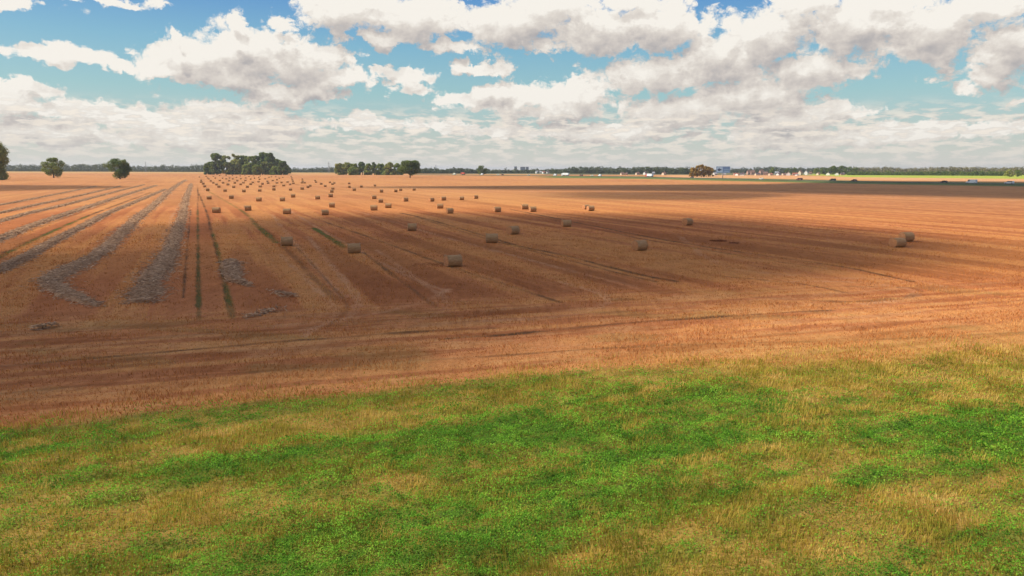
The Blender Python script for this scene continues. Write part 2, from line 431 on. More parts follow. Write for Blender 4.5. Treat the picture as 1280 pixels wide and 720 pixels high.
gwid = 0.9 + 1.9 * sm(6, 22, X)
gzone = 1 - sm(-gwid, gwid, ry + wob * 1.1)                     # grass strip
head = 1 - sm(16, 26, ry + wob * 4)                           # headland, worked parallel to the edge
# stubble colours
cA = np.array([0.48, 0.178, 0.066]); cB = np.array([0.59, 0.262, 0.088]); cC = np.array([0.32, 0.108, 0.036]); cStraw = np.array([0.60, 0.315, 0.125])
def streak(a, c, la, lc, s): return fbm(a / la, c / lc, s, 5, 0.6)
rowpat = streak(al, ac, 60, 2.6, 21); rowbig = fbm(al / 220, ac / 22, 23, 3); hp = streak(bu, bv, 16, 0.85, 25) + .055 * np.cos(bv * 2 * np.pi / 1.3 + 3 * fbm(bu / 9, bv / 3, 29, 2)); hb = fbm(bu / 30, bv / 4, 27, 4)
mot = fbm(X / 1.6, Y / 1.6, 31, 4); big = fbm(X / 90, Y / 40, 35, 4)
pas = 0.5 + 0.5 * np.cos(ac / 7.0 * 2 * np.pi + 0.6)          # combine passes, 7 m wide
sfar = sm(0.38, 0.62, rowpat) * (0.75 - 0.4 * sm(90, 260, Dd)) + 0.2 * sm(90, 260, Dd) + sm(0.3, 0.7, rowbig) * 0.3 + pas * 0.12 + (mot - 0.5) * 0.3 - 0.02
shead = sm(0.38, 0.62, hp) * 0.65 + (hb - 0.5) * 0.9 + (mot - 0.5) * 0.6 + 0.16
s_ = np.clip(sfar * (1 - head) + shead * head, 0, 1)[:, None]
col = np.where(s_ < 0.5, cC + (cA - cC) * (s_ / 0.5), cA + (cB - cA) * ((s_ - 0.5) / 0.5))
# broad tone differences of the field, then a painted shade tint
k = sm(0.35, 0.7, big)[:, None] * 0.30
col = col * (1 - k) + np.array([0.58, 0.27, 0.080]) * k
k = sm(150, 330, Dd)[:, None] * .40
col = col * (1 - k) + np.array([0.56, 0.28, 0.115]) * k
k = (sm(45, 70, Dd) * (1 - sm(150, 220, Dd)))[:, None]  # middle distance reddened in the ground colour to suit its cloud shade
col = col * (1 - k * np.array([0.0, 0.08, 0.14]))
# pale straw residue in the headland
k = (sm(0.52, 0.7, fbm(bu / 5, bv / 0.7, 41, 5, 0.65)) * sm(-1, 2, ry) * head * 0.42)[:, None]
col = col * (1 - k) + cStraw * k
k = (sm(0.62, 0.72, fbm(X / 7 + 3, Y / 3, 45, 4)) * head * 0.30 * (1 - gzone))[:, None]
col = col * (1 - k) + np.array([0.20, 0.16, 0.045]) * k
# lines
def lines(lst, colr, w0=1.0):
    global col
    for pts, hw, st in lst:
        P = smooth_path(polyline(pts), 5)
        lo = P.min(0) - 8; hi = P.max(0) + 8
        sel = np.where((X > lo[0]) & (X < hi[0]) & (Y > lo[1]) & (Y < hi[1]))[0]
        if not len(sel): continue
        x = X[sel]; y = Y[sel]
        d = dist_poly(x, y, P)
        jit = (fbm(x / 1.2, y / 1.2, 51, 3) - 0.5) * hw * 1.6
        kk = (1 - sm(hw * 0.4, hw * 1.5, d + jit)) * st * (0.55 + 0.9 * sm(0.3, 0.7, fbm(x / 3.0, y / 5.0, 53, 3)))
        kk = np.clip(kk, 0, 1)[:, None]
        col[sel] = col[sel] * (1 - kk) + np.asarray(colr) * kk
lines([(a_, w_ * .6, t_ * .75) for a_, w_, t_ in light_lines], (0.57, 0.29, 0.145))
lines(dark_tracks, (0.13, 0.062, 0.028))
lines(green_lines, (0.10, 0.115, 0.022))
# far fields beyond the stubble
def band(px_pts, colr, st=1.0):
    """px_pts: (x, ytop, ybottom) in picture pixels, lying on the ground"""
    global col
    xs = [p[0] for p in px_pts]
    sel = np.where((ppy < 240) & (Dd > 200) & (Y > 0) & (ppx > xs[0] - 60) & (ppx < xs[-1] + 60))[0]
    t = np.interp(ppx[sel], xs, [p[1] for p in px_pts]); b = np.interp(ppx[sel], xs, [p[2] for p in px_pts])
    kk = sm(-0.25, 0.25, ppy[sel] - t) * (1 - sm(-0.25, 0.25, ppy[sel] - b)) * sm(-40, 0, ppx[sel] - xs[0]) * st
    col[sel] = col[sel] * (1 - kk[:, None]) + np.asarray(colr) * kk[:, None]
band([(-900, 205, 213), (0, 205, 214.2), (250, 205, 215.5), (700, 205, 218.4), (1280, 205, 219.5), (2200, 205, 222)], (0.16, 0.15, 0.07))
band([(-900, 213.2, 215.6), (0, 213.5, 216.0), (400, 215.6, 217.0), (470, 215.6, 216.6)], (0.55, 0.34, 0.12), 0.8)
band([(340, 217, 218.5), (480, 217.4, 219.3), (620, 217.6, 219)], (0.60, 0.32, 0.13), 0.6)
band([(700, 219.8, 222.6), (800, 220.4, 223.6), (900, 222.2, 226), (960, 223.5, 227.3), (1020, 224.8, 228.6), (1120, 226.8, 230.6), (1280, 228.6, 233.2), (2000, 236, 243)], (0.16, 0.19, 0.055))
band([(850, 218.8, 221.9), (960, 219.4, 223.1), (1060, 221.0, 224.6), (1280, 222.4, 227.5), (2000, 226, 233)], (0.66, 0.34, 0.15))
band([(1030, 217.4, 219.6), (1060, 218.0, 221.4), (1280, 218.6, 223.6), (2000, 220, 228)], (0.40, 0.44, 0.060))
k = ((1 - sm(0.5, 5.5 + 4 * sm(0, 20, X), ry + wob * 2)) * (.08 + .5 * sm(-4, 18, X)) * (1 - sm(100, 140, Dd)))[:, None]
col = col * (1 - k) + np.array([0.50, 0.275, 0.070]) * k
# grass strip ground: dark thatch below the blades
gsel = np.where((gzone > 0.01) & (Dd < 140) & (Y > 5))[0]
gr = greenness(X[gsel], Y[gsel])[:, None]
dry = np.array([0.36, 0.22, 0.055]); gre = np.array([0.08, 0.15, 0.018])
gcol = dry * (1 - gr) + gre * gr
gcol = gcol * (0.75 + 0.5 * mot[gsel])[:, None]
kz = gzone[gsel][:, None]
col[gsel] = col[gsel] * (1 - kz) + gcol * kz
Z = (fbm(bu / 3, bv / 0.7, 61, 4) - 0.5) * 0.16 * head + (fbm(al / 6, ac / 0.9, 63, 3) - 0.5) * 0.07 * (1 - head)
Z = Z * (1 - sm(120, 260, Dd)) * sm(6, 12, Dd)
def ground_z(x, y):
    x = np.atleast_1d(np.asarray(x, float)); y = np.atleast_1d(np.asarray(y, float))
    u = x * bd[0] + y * bd[1]; v = x * bp_[0] + y * bp_[1]; a = x * rd[0] + y * rd[1]; c = x * rp[0] + y * rp[1]
    hd = 1 - sm(16, 26, rel_y(x, y) + (fbm(x / 6, y / 6, 3, 3) - 0.5) * 1.2 * 4)
    z = (fbm(u / 3, v / 0.7, 61, 4) - 0.5) * 0.16 * hd + (fbm(a / 6, c / 0.9, 63, 3) - 0.5) * 0.07 * (1 - hd)
    d = np.hypot(x, y)
    return z * (1 - sm(120, 260, d)) * sm(6, 12, d)

gm, nt, b = new_mat('field_soil_and_stubble')
at = N(nt, 'ShaderNodeAttribute', attribute_name='cover')
geo = N(nt, 'ShaderNodeNewGeometry')
mpb = N(nt, 'ShaderNodeMapping', ins={0: geo.outputs['Position'], 2: (0, 0, -BA), 3: (0.7, 3.2, 1)})
mpr = N(nt, 'ShaderNodeMapping', ins={0: geo.outputs['Position'], 2: (0, 0, ROW), 3: (2.2, 0.35, 1)})
f1 = N(nt, 'ShaderNodeTexNoise', ins={0: mpb.outputs[0], 'Scale': 1.4, 'Detail': 6.0, 'Roughness': 0.75})
f2 = N(nt, 'ShaderNodeTexNoise', ins={0: mpr.outputs[0], 'Scale': 0.9, 'Detail': 6.0, 'Roughness': 0.7})
f3 = N(nt, 'ShaderNodeTexNoise', ins={0: geo.outputs['Position'], 'Scale': 0.05, 'Detail': 8.0, 'Roughness': 0.7})
fm = math_n(nt, 'ADD', math_n(nt, 'MULTIPLY', f1.outputs[0], 0.35), math_n(nt, 'ADD', math_n(nt, 'MULTIPLY', f2.outputs[0], 0.4), math_n(nt, 'MULTIPLY', f3.outputs[0], 0.25)))
val = ramp(nt, fm, [(0.30, (0.55, 0.50, 0.46)), (0.5, (1.0, 1.0, 1.0)), (0.68, (1.32, 1.38, 1.45))])
nt.links.new(mixc(nt, 1.0, at.outputs['Color'], val, 'MULTIPLY'), b.inputs['Base Color'])
bmp = N(nt, 'ShaderNodeBump', ins={'Strength': 0.7, 'Distance': 0.12, 'Height': fm}); nt.links.new(bmp.outputs[0], b.inputs['Normal'])
b.inputs['Roughness'].default_value = 0.95; b.inputs['Specular IOR Level'].default_value = 0.05
ii, jj = np.meshgrid(np.arange(nr - 1), np.arange(na - 1), indexing='ij')
q = (ii * na + jj).ravel()
faces = np.stack([q, q + 1, q + na + 1, q + na], 1)[:, ::-1]
gobj = np_mesh('ground', np.stack([X, Y, Z], 1), faces.copy(), gm, smooth=True, attrs={'cover': ('POINT', np.clip(col, 0, 1))})
tag(gobj, 'harvested orange stubble field with a green weedy strip along its edge', kind='structure')

# ------------------------------------------------------------------ blades and leaves (stuff)
def blades(name, PX, PY, PZ, hgt, wid, lean, tint, mats, dirs=None):
    """one bent blade (two quads folded into 4+1 points) per entry"""
    n = len(PX)
    th = rng.uniform(0, 2 * np.pi, n) if dirs is None else dirs
    lx = np.cos(th) * lean * hgt; ly = np.sin(th) * lean * hgt
    ph = rng.uniform(0, 2 * np.pi, n); wx = np.cos(ph) * wid / 2; wy = np.sin(ph) * wid / 2
    V = np.zeros((n, 5, 3))
    V[:, 0] = np.stack([PX - wx, PY - wy, PZ], 1); V[:, 1] = np.stack([PX + wx, PY + wy, PZ], 1)
    V[:, 2] = np.stack([PX + wx * .8 + lx * .4, PY + wy * .8 + ly * .4, PZ + hgt * .6], 1)
    V[:, 3] = np.stack([PX - wx * .8 + lx * .4, PY - wy * .8 + ly * .4, PZ + hgt * .6], 1)
    V[:, 4] = np.stack([PX + lx, PY + ly, PZ + hgt * np.sqrt(np.maximum(1 - lean ** 2 * .6, .1))], 1)
    V = V.reshape(-1, 3); b0 = np.arange(n) * 5
    T = np.concatenate([np.stack([b0, b0 + 1, b0 + 2], 1), np.stack([b0, b0 + 2, b0 + 3], 1), np.stack([b0 + 3, b0 + 2, b0 + 4], 1)])
    return np_mesh(name, V, T, mats, attrs={'tint': ('POINT', np.repeat(tint, 5))})

def scatter(n, dmin, dmax, amax=41, power=1.0):
    """random ground points in the fan the photograph covers, denser when near"""
    a = R(1) * rng.uniform(-amax, amax, n)
    u = rng.uniform(0, 1, n)
    d = np.exp(np.log(dmin) + u * (np.log(dmax) - np.log(dmin))) if power == 0 else (dmin ** power + u * (dmax ** power - dmin ** power)) ** (1 / power)
    return np.sin(a) * d, np.cos(a) * d

m_dry = leaf_mat('dry_grass_blade', (0.27, 0.255, 0.030), (0.57, 0.41, 0.068), (0.82, 0.56, 0.19), 0.42)
m_grn = leaf_mat('green_clover_leaf', (0.10, 0.24, 0.020), (0.22, 0.47, 0.038), (0.44, 0.62, 0.07), 0.48)
m_stub = leaf_mat('stubble_stalk', (0.36, 0.125, 0.036), (0.57, 0.220, 0.062), (0.74, 0.40, 0.14), 0.2)

# dry grass
x, y = scatter(460000, 15.0, 66, power=0.8)
ryv = rel_y(x, y) + (fbm(x / 6, y / 6, 3, 3) - 0.5) * 1.3
okm = ryv < rng.normal(.4, 1.1, len(x)) + 1.4 * sm(6, 22, x) * rng.uniform(-.6, 1, len(x))
x, y, ryv = x[okm], y[okm], ryv[okm]
g = greenness(x, y)
keep = rng.uniform(0, 1, len(x)) < np.clip(1.15 - g * 0.95, 0.10, 1)
x, y, g = x[keep], y[keep], g[keep]; d = np.hypot(x, y)
tall = fbm(x / 2.2, y / 1.4, 71, 4)
hh = (0.09 + 0.15 * sm(0.3, 0.7, tall)) * rng.uniform(0.6, 1.25, len(x))
tn = np.clip(fbm(x / 1.5, y / 1.0, 73, 4) * 1.5 - 0.35 + rng.normal(0, .17, len(x)) - g * 0.45, 0, 1)
wd = (0.008 + d * 0.00040) * rng.uniform(0.7, 1.4, len(x))
ang_l = fbm(x / 1.6, y / 1.6, 77, 3) * 4 * np.pi + rng.normal(0, .7, len(x))
o = blades('dry_grass', x, y, ground_z(x, y) - .01, hh, wd, rng.uniform(.05, .6, len(x)), tn, m_dry, ang_l)
tag(o, 'dry ochre grass between the green patches of the field edge', kind='stuff')

# green leafy weeds: many small leaves in low mounds
x, y = scatter(750000, 15.0, 66, power=0.8)
ryv = rel_y(x, y) + (fbm(x / 6, y / 6, 3, 3) - 0.5) * 1.3
okm = ryv < rng.normal(-.7, .6, len(x)) - 2.2 * sm(6, 22, x) * rng.uniform(0, 1, len(x)); x, y = x[okm], y[okm]
g = greenness(x, y)
keep = rng.uniform(0, 1, len(x)) < (sm(0.15, 0.8, g) * 0.78 + 0.22)
x, y, g = x[keep], y[keep], g[keep]; d = np.hypot(x, y)
mound = fbm(x / 0.7, y / 0.7, 81, 3)
top = (0.06 + 0.38 * sm(0.32, 0.72, mound)) * (0.45 + 0.65 * g)
n = len(x); hz_ = top * rng.uniform(0.25, 1.0, n) ** 0.6
s = (0.013 + d * 0.00055) * rng.uniform(.7, 1.4, n)
nv = rng.normal(0, 1, (n, 3)); nv[:, 2] = np.abs(nv[:, 2]) + .8; nv /= np.linalg.norm(nv, axis=1)[:, None]
t1 = np.cross(nv, rng.normal(0, 1, (n, 3))); t1 /= np.linalg.norm(t1, axis=1)[:, None]; t2 = np.cross(nv, t1)
c0 = np.stack([x, y, ground_z(x, y) + hz_], 1)
V = np.stack([c0 - t1 * s[:, None], c0 + t2 * s[:, None] * .75, c0 + t1 * s[:, None], c0 - t2 * s[:, None] * .75], 1).reshape(-1, 3)
tn = np.clip(fbm(x / 1.1, y / .8, 83, 4) * 1.3 - 0.3 + rng.normal(0, .18, n) - (g - 0.6) * 0.2, 0, 1)
o = np_mesh('green_weeds', V, np.arange(n * 4).reshape(n, 4), m_grn, attrs={'tint': ('POINT', np.repeat(tn, 4))})
tag(o, 'bright green leafy weeds growing in streaks over the field edge', kind='stuff')

# stubble stalks and loose straw in the near part of the stubble field
x, y = scatter(420000, 22, 170, power=0.6)
ryv = rel_y(x, y) + (fbm(x / 6, y / 6, 3, 3) - 0.5) * 1.3
keep = ryv > rng.normal(-.5, .6, len(x)) - 1.5 * sm(6, 22, x) * rng.uniform(-.3, 1, len(x)); x, y, ryv = x[keep], y[keep], ryv[keep]; d = np.hypot(x, y)
u = x * bd[0] + y * bd[1]; v = x * bp_[0] + y * bp_[1]; a = x * rd[0] + y * rd[1]; c = x * rp[0] + y * rp[1]
hd = 1 - sm(16, 26, ryv + 0.0)
pat = (fbm(u / 16, v / 0.85, 25, 5, .6) + .06 * np.cos(v * 2 * np.pi / 1.3 + 3 * fbm(u / 9, v / 3, 29, 2))) * hd + fbm(a / 60, c / 2.6, 21, 5, .6) * (1 - hd)
keep = rng.uniform(0, 1, len(x)) < (0.35 + 0.9 * sm(0.35, 0.65, pat)) * (1 - sm(70, 165, d))
x, y, d, pat = x[keep], y[keep], d[keep], pat[keep]; n = len(x)
tn = np.clip((pat - .5) * 1.4 + .45 + (fbm(x / 2, y / 1.2, 91, 3) - .5) * .9 + rng.normal(0, .15, n), 0, 1)
hh = (0.06 + 0.08 * sm(.35, .7, fbm(x / 3, y / 1.5, 93, 3))) * rng.uniform(.7, 1.3, n) * (1 + d * .002)
o = blades('stubble', x, y, ground_z(x, y) - .01, hh, (.012 + d * .00042) * rng.uniform(.7, 1.3, n), rng.uniform(0.05, .6, n), tn, m_stub)
tag(o, 'short cut orange stubble stalks beyond the green strip', kind='stuff')

# ------------------------------------------------------------------ straw windrows
m_wind = noise_mat('windrow_straw', (0.20, 0.105, 0.052), (0.41, 0.228, 0.118), 2.6, 0.95, 8, 0.9, stretch=(1, 1, 1), c3=(0.62, 0.385, 0.22), spec=0.05)
m_wst = leaf_mat('windrow_strand', (0.21, 0.11, 0.054), (0.44, 0.25, 0.130), (0.70, 0.455, 0.265), .2)
def windrow(pts, widths, label, h=0.30, seed=0, strands=True):
    P = polyline(pts); widths = list(widths)
    if P[0] @ P[0] > P[-1] @ P[-1]: P = P[::-1]; widths = widths[::-1]
    wp = np.concatenate([P, np.array(widths, float)[:, None] * .70], 1)
    S = smooth_path(wp, 24); P = S[:, :2]; Wd = S[:, 2]
    L = np.concatenate([[0], np.cumsum(np.hypot(*np.diff(P, axis=0).T))])
    n = int(max(8, min(900, L[-1] / 0.35)))
    li = np.linspace(0, L[-1], n); P = np.stack([np.interp(li, L, P[:, 0]), np.interp(li, L, P[:, 1])], 1); Wd = np.interp(li, L, Wd)
    T = np.gradient(P, axis=0); T /= np.linalg.norm(T, axis=1)[:, None]; Nn = np.stack([T[:, 1], -T[:, 0]], 1)
    K = 13; uu = np.linspace(-1, 1, K)
    Wl = Wd * (0.62 + 0.75 * (fbm(li / 1.8, li * 0 + seed, 101, 4)))
    cx = P[:, None, :] + Nn[:, None, :] * (uu[None, :, None] * Wl[:, None, None] / 2)
    cx = cx + (fbm(cx[..., 0] * 1.2, cx[..., 1] * 1.2, 103 + seed, 3)[..., None] - .5) * 0.8
    prof = np.maximum(1 - np.abs(uu) ** 2.6, 0)[None, :]
    taper = np.minimum(1, np.minimum(np.arange(n), np.arange(n)[::-1]) / 5.0)[:, None]
    z = h * prof * taper * (0.15 + 1.6 * fbm(cx[..., 0] * 1.6, cx[..., 1] * 1.6, 107 + seed, 4, .65)) - 0.05
    origin = np.array([P[0][0], P[0][1], 0.0])
    V = np.concatenate([cx, z[..., None]], -1).reshape(-1, 3) - origin
    i, j = np.meshgrid(np.arange(n - 1), np.arange(K - 1), indexing='ij'); q = (i * K + j).ravel()
    Fc = np.stack([q, q + 1, q + K + 1, q + K], 1)
    Vb = V.copy()
    root = empty('straw_windrow', origin)
    tag(root, label, 'straw windrow', 'straw windrows lying on the stubble field')
    o = np_mesh('straw_bed', V, Fc, m_wind, smooth=True); part(o, root)
    if strands:
        ds = np.hypot(P[:, 0], P[:, 1])
        m = int(min(22000, (Wl * 0.35 * np.clip(130 / ds, 0.25, 2) * 34).sum()))
        pr = Wl * np.clip(130 / ds, 0.25, 2); idx = rng.choice(n - 1, m, p=pr[:-1] / pr[:-1].sum()); fr = rng.uniform(0, 1, m); uq = rng.normal(0, .72, m)
        Pp = P[idx] * (1 - fr[:, None]) + P[idx + 1] * fr[:, None]; c = Pp + Nn[idx] * (uq * Wl[idx] / 2)[:, None]
        zz = h * np.maximum(1 - np.abs(uq) ** 2.6, 0) * 0.95 + rng.uniform(-.04, .12, m)
        ln_ = rng.uniform(.15, .5, m); th = np.arctan2(Nn[idx, 1], Nn[idx, 0]) + rng.normal(0, .55, m); dz = rng.normal(0, .25, m)
        w = .012 + np.hypot(c[:, 0], c[:, 1]) * .00035
        e = np.stack([np.cos(th), np.sin(th), dz], 1) * (ln_ / 2)[:, None]; sd = np.stack([-np.sin(th) * w, np.cos(th) * w, w * .4], 1)
        cc = np.concatenate([c, np.maximum(zz, .02)[:, None]], 1) - origin
        V = np.stack([cc - e - sd, cc + e - sd, cc + e + sd, cc - e + sd], 1).reshape(-1, 3)
        tn = np.clip(rng.normal(.5, .25, m), 0, 1)
        o = np_mesh('loose_straw', V, np.arange(m * 4).reshape(m, 4), m_wst, attrs={'tint': ('POINT', np.repeat(tn, 4))}); part(o, root)
    return root

windrow([(125, 385), (106, 377), (84, 369), (62, 354), (70, 346), (94, 334), (125, 317), (150, 294), (175, 270), (194, 255), (218, 234), (232, 225)], [.9, 1.3, 1.8, 2.5, 2.6, 2.7, 2.6, 2.5, 2.4, 2.4, 2.4, 2.4], 'long pale straw windrow that hooks sideways at its near end', seed=1)
windrow([(177, 380), (181, 368), (191, 347), (207, 325), (219, 296), (227, 272), (233, 247), (239, 230)], [2.3, 2.6, 2.6, 2.6, 2.2, 2.0, 1.9, 1.8], 'broad straight grey straw windrow beside the dark tramline, blunt near end', seed=2)
windrow([(-60, 360), (0, 337), (31, 323), (62, 305), (94, 288), (119, 275), (141, 264), (175, 250), (206, 237)], [1.9, 1.9, 1.9, 1.8, 1.8, 1.8, 1.8, 1.8, 1.8], 'straw windrow between the hooked windrow and the green tramline', seed=3)
windrow([(-70, 322), (0, 299), (31, 286), (62, 275), (94, 264), (119, 256), (156, 244), (195, 232)], [2.2] * 8, 'straw windrow just beyond the green tramline at the field side', seed=4)
windrow([(-60, 292), (0, 277), (31, 268), (62, 261), (94, 253), (140, 241), (180, 231)], [1.7] * 7, 'thin broken straw windrow, second one beyond the green tramline', seed=5, h=.25)
windrow([(-60, 279), (0, 266.5), (47, 256), (94, 246), (150, 233)], [1.5] * 5, 'faint straw windrow, third one beyond the green tramline', seed=6, h=.25)
windrow([(-60, 266), (0, 256.5), (30, 251), (70, 243), (120, 233)], [1.5] * 5, 'faintest straw windrow out past the others towards the lone oaks', seed=7, h=.22)
windrow([(288, 327), (289, 335), (291, 345), (294, 351), (303, 355), (316, 359)], [1.9, 1.8, 1.7, 1.3, .9, .6], 'short stub of straw windrow beside the second tramline', seed=8)
windrow([(334, 366), (346, 367), (357, 370), (368, 372)], [.5, .8, 1.0, .9], 'small dark heap of straw beyond the end of the short windrow', seed=9, h=.22)
windrow([(304, 398), (322, 394), (340, 389), (360, 387)], [.5, .8, .8, .5], 'thin curved wisp of grey straw on the headland', seed=10, h=.16)
windrow([(38, 414), (52, 411), (72, 408)], [.4, .8, .4], 'small isolated tuft of grey straw on the headland', seed=11, h=.18)

# ------------------------------------------------------------------ bales
m_bale = None
def bale_material():
    m, nt, b = new_mat('bale_side')
    tc = N(nt, 'ShaderNodeTexCoord'); oi = N(nt, 'ShaderNodeObjectInfo')
    mp = N(nt, 'ShaderNodeMapping', ins={0: tc.outputs['Object'], 1: (0, 0, 0), 3: (1.0, 9.0, 9.0)})
    off = vm(nt, 'ADD', mp.outputs[0], vm(nt, 'MULTIPLY', tc.outputs['Object'], (0, 0, 0)))
    no = N(nt, 'ShaderNodeTexNoise', noise_dimensions='4D', ins={0: off, 'Scale': 2.2, 'Detail': 6.0, 'Roughness': 0.7})
    nt.links.new(math_n(nt, 'MULTIPLY', oi.outputs['Random'], 40.0), no.inputs['W'])
    nb = N(nt, 'ShaderNodeTexNoise', noise_dimensions='4D', ins={0: tc.outputs['Object'], 'Scale': 1.6, 'Detail': 3.0})
    nt.links.new(math_n(nt, 'MULTIPLY', oi.outputs['Random'], 40.0), nb.inputs['W'])
    col = ramp(nt, no.outputs[0], [(0.3, (0.22, 0.118, 0.048)), (0.5, (0.43, 0.240, 0.103)), (0.7, (0.68, 0.43, 0.22))])
    col = mixc(nt, math_n(nt, 'MULTIPLY', nb.outputs[0], 0.5), col, (0.34, 0.19, 0.085))
    nt.links.new(col, b.inputs['Base Color'])
    bp = N(nt, 'ShaderNodeBump', ins={'Strength': 0.6, 'Distance': 0.03, 'Height': no.outputs[0]}); nt.links.new(bp.outputs[0], b.inputs['Normal'])
    return m
def end_material():
    m, nt, b = new_mat('bale_end')
    tc = N(nt, 'ShaderNodeTexCoord'); s = N(nt, 'ShaderNodeSeparateXYZ', ins={0: tc.outputs['Object']})
    r = math_n(nt, 'POWER', math_n(nt, 'ADD', math_n(nt, 'MULTIPLY', s.outputs[1], s.outputs[1]), math_n(nt, 'POWER', math_n(nt, 'SUBTRACT', s.outputs[2], 0.62), 2.0)), 0.5)
    th = math_n(nt, 'ARCTAN2', math_n(nt, 'SUBTRACT', s.outputs[2], 0.62), s.outputs[1])
    no = N(nt, 'ShaderNodeTexNoise', ins={0: tc.outputs['Object'], 'Scale': 9.0, 'Detail': 4.0, 'Roughness': .7})
    w = math_n(nt, 'SINE', math_n(nt, 'ADD', math_n(nt, 'ADD', math_n(nt, 'MULTIPLY', r, 75.0), th), math_n(nt, 'MULTIPLY', no.outputs[0], 7.0)))
    f = math_n(nt, 'ADD', math_n(nt, 'MULTIPLY', w, .18), no.outputs[0])
    col = ramp(nt, f, [(0.25, (0.26, 0.10, 0.035)), (0.5, (0.52, 0.215, 0.085)), (0.75, (0.66, 0.36, 0.17))])
    nt.links.new(col, b.inputs['Base Color'])
    bp = N(nt, 'ShaderNodeBump', ins={'Strength': 0.7, 'Distance': 0.04, 'Height': f}); nt.links.new(bp.outputs[0], b.inputs['Normal'])
    return m
m_bs, m_be = bale_material(), end_material()
m_net = noise_mat('net_wrap_edge', (0.34, 0.27, 0.19), (0.58, 0.50, 0.38), 12, .8)
BR, BW = 0.63, 1.40
def make_bale(seed, nseg=56, ragged=1.0, squash=0.97):
    r_ = np.random.default_rng(seed)
    root = empty('straw_bale', (0, 0, 0))
    xs = np.array([-1, -.985, -.93, -.7, -.35, 0, .35, .7, .93, .985, 1.0]) * BW / 2
    rr = np.array([.90, .955, .99, 1.0, 1.005, .995, 1.005, 1.0, .99, .955, .90]) * BR
    t = np.arange(nseg) / nseg * 2 * np.pi
    Xc, T = np.meshgrid(xs, t, indexing='ij')
    Rr = rr[:, None] * (1 + (vn(Xc * 3 + seed, T * 6, seed) - .5) * .045 * ragged + (vn(Xc * 0 + seed, T * 1.2, seed + 3) - .5) * .05 * ragged)
    Yc = Rr * np.cos(T); Zc = Rr * np.sin(T) * squash + BR * squash - .03
    Zc = np.maximum(Zc, -0.03)
    V = np.stack([Xc, Yc, Zc], -1).reshape(-1, 3); K = nseg
    Fc = []
    for i in range(len(xs) - 1):
        for j in range(K):
            Fc.append((i * K + j, i * K + (j + 1) % K, (i + 1) * K + (j + 1) % K, (i + 1) * K + j))
    o = np_mesh('rolled_side', V, np.array(Fc)[:, ::-1].copy(), m_bs, smooth=True); part(o, root)
    for sgn, idx in ((-1, 0), (1, len(xs) - 1)):
        ring = V.reshape(len(xs), K, 3)[idx]; c = ring.mean(0)
        vs = []; fs = []
        for q_, fr in enumerate((1.0, .8, .55, .3, .1)):
            bul = sgn * (0.05 * (1 - fr ** 2) + 0.0)
            p = c + (ring - c) * fr; p[:, 0] += bul + (r_.uniform(-.012, .012, K) if fr < 1 else sgn * 0.001); vs.append(p)
        for q_ in range(4):
            for j in range(K):
                f = (q_ * K + j, q_ * K + (j + 1) % K, (q_ + 1) * K + (j + 1) % K, (q_ + 1) * K + j)
                fs.append(f if sgn < 0 else f[::-1])
        fs.append(tuple(range(4 * K, 5 * K)) if sgn < 0 else tuple(range(5 * K - 1, 4 * K - 1, -1)))
        nq = len(fs); n = int(150 * ragged); th = r_.uniform(0, 2 * np.pi, n)      # straw sticking out round the edge
        c = np.stack([sgn * (BW / 2 - .03 + r_.uniform(-.05, .02, n)), np.cos(th) * BR * .98, np.maximum(np.sin(th) * BR * .97 * squash + BR * squash - .03, .0)], 1)
        e = np.stack([sgn * r_.uniform(0, .10, n), np.cos(th) * .07 + r_.normal(0, .05, n), np.sin(th) * .07 + r_.normal(0, .05, n)], 1)
        sd = r_.normal(0, .010, (n, 3)); base = np.concatenate(vs); nb_ = len(base)
        vv = np.concatenate([base, np.stack([c - sd, c + sd, c + e + sd * .3, c + e - sd * .3], 1).reshape(-1, 3)])
        fs += [tuple(range(nb_ + 4 * k_, nb_ + 4 * k_ + 4)) for k_ in range(n)]
        o = np_mesh('cut_end', vv, fs, [m_be, m_wst], smooth=True, attrs={'tint': ('POINT', np.concatenate([np.zeros(nb_), np.repeat(r_.uniform(.2, .9, n), 4)]))}, mat_idx=[0] * nq + [1] * n); part(o, root)
    return root
protos = [make_bale(3), make_bale(5, squash=.955), make_bale(8), make_bale(11, ragged=1.6, squash=.94), make_bale(14)]

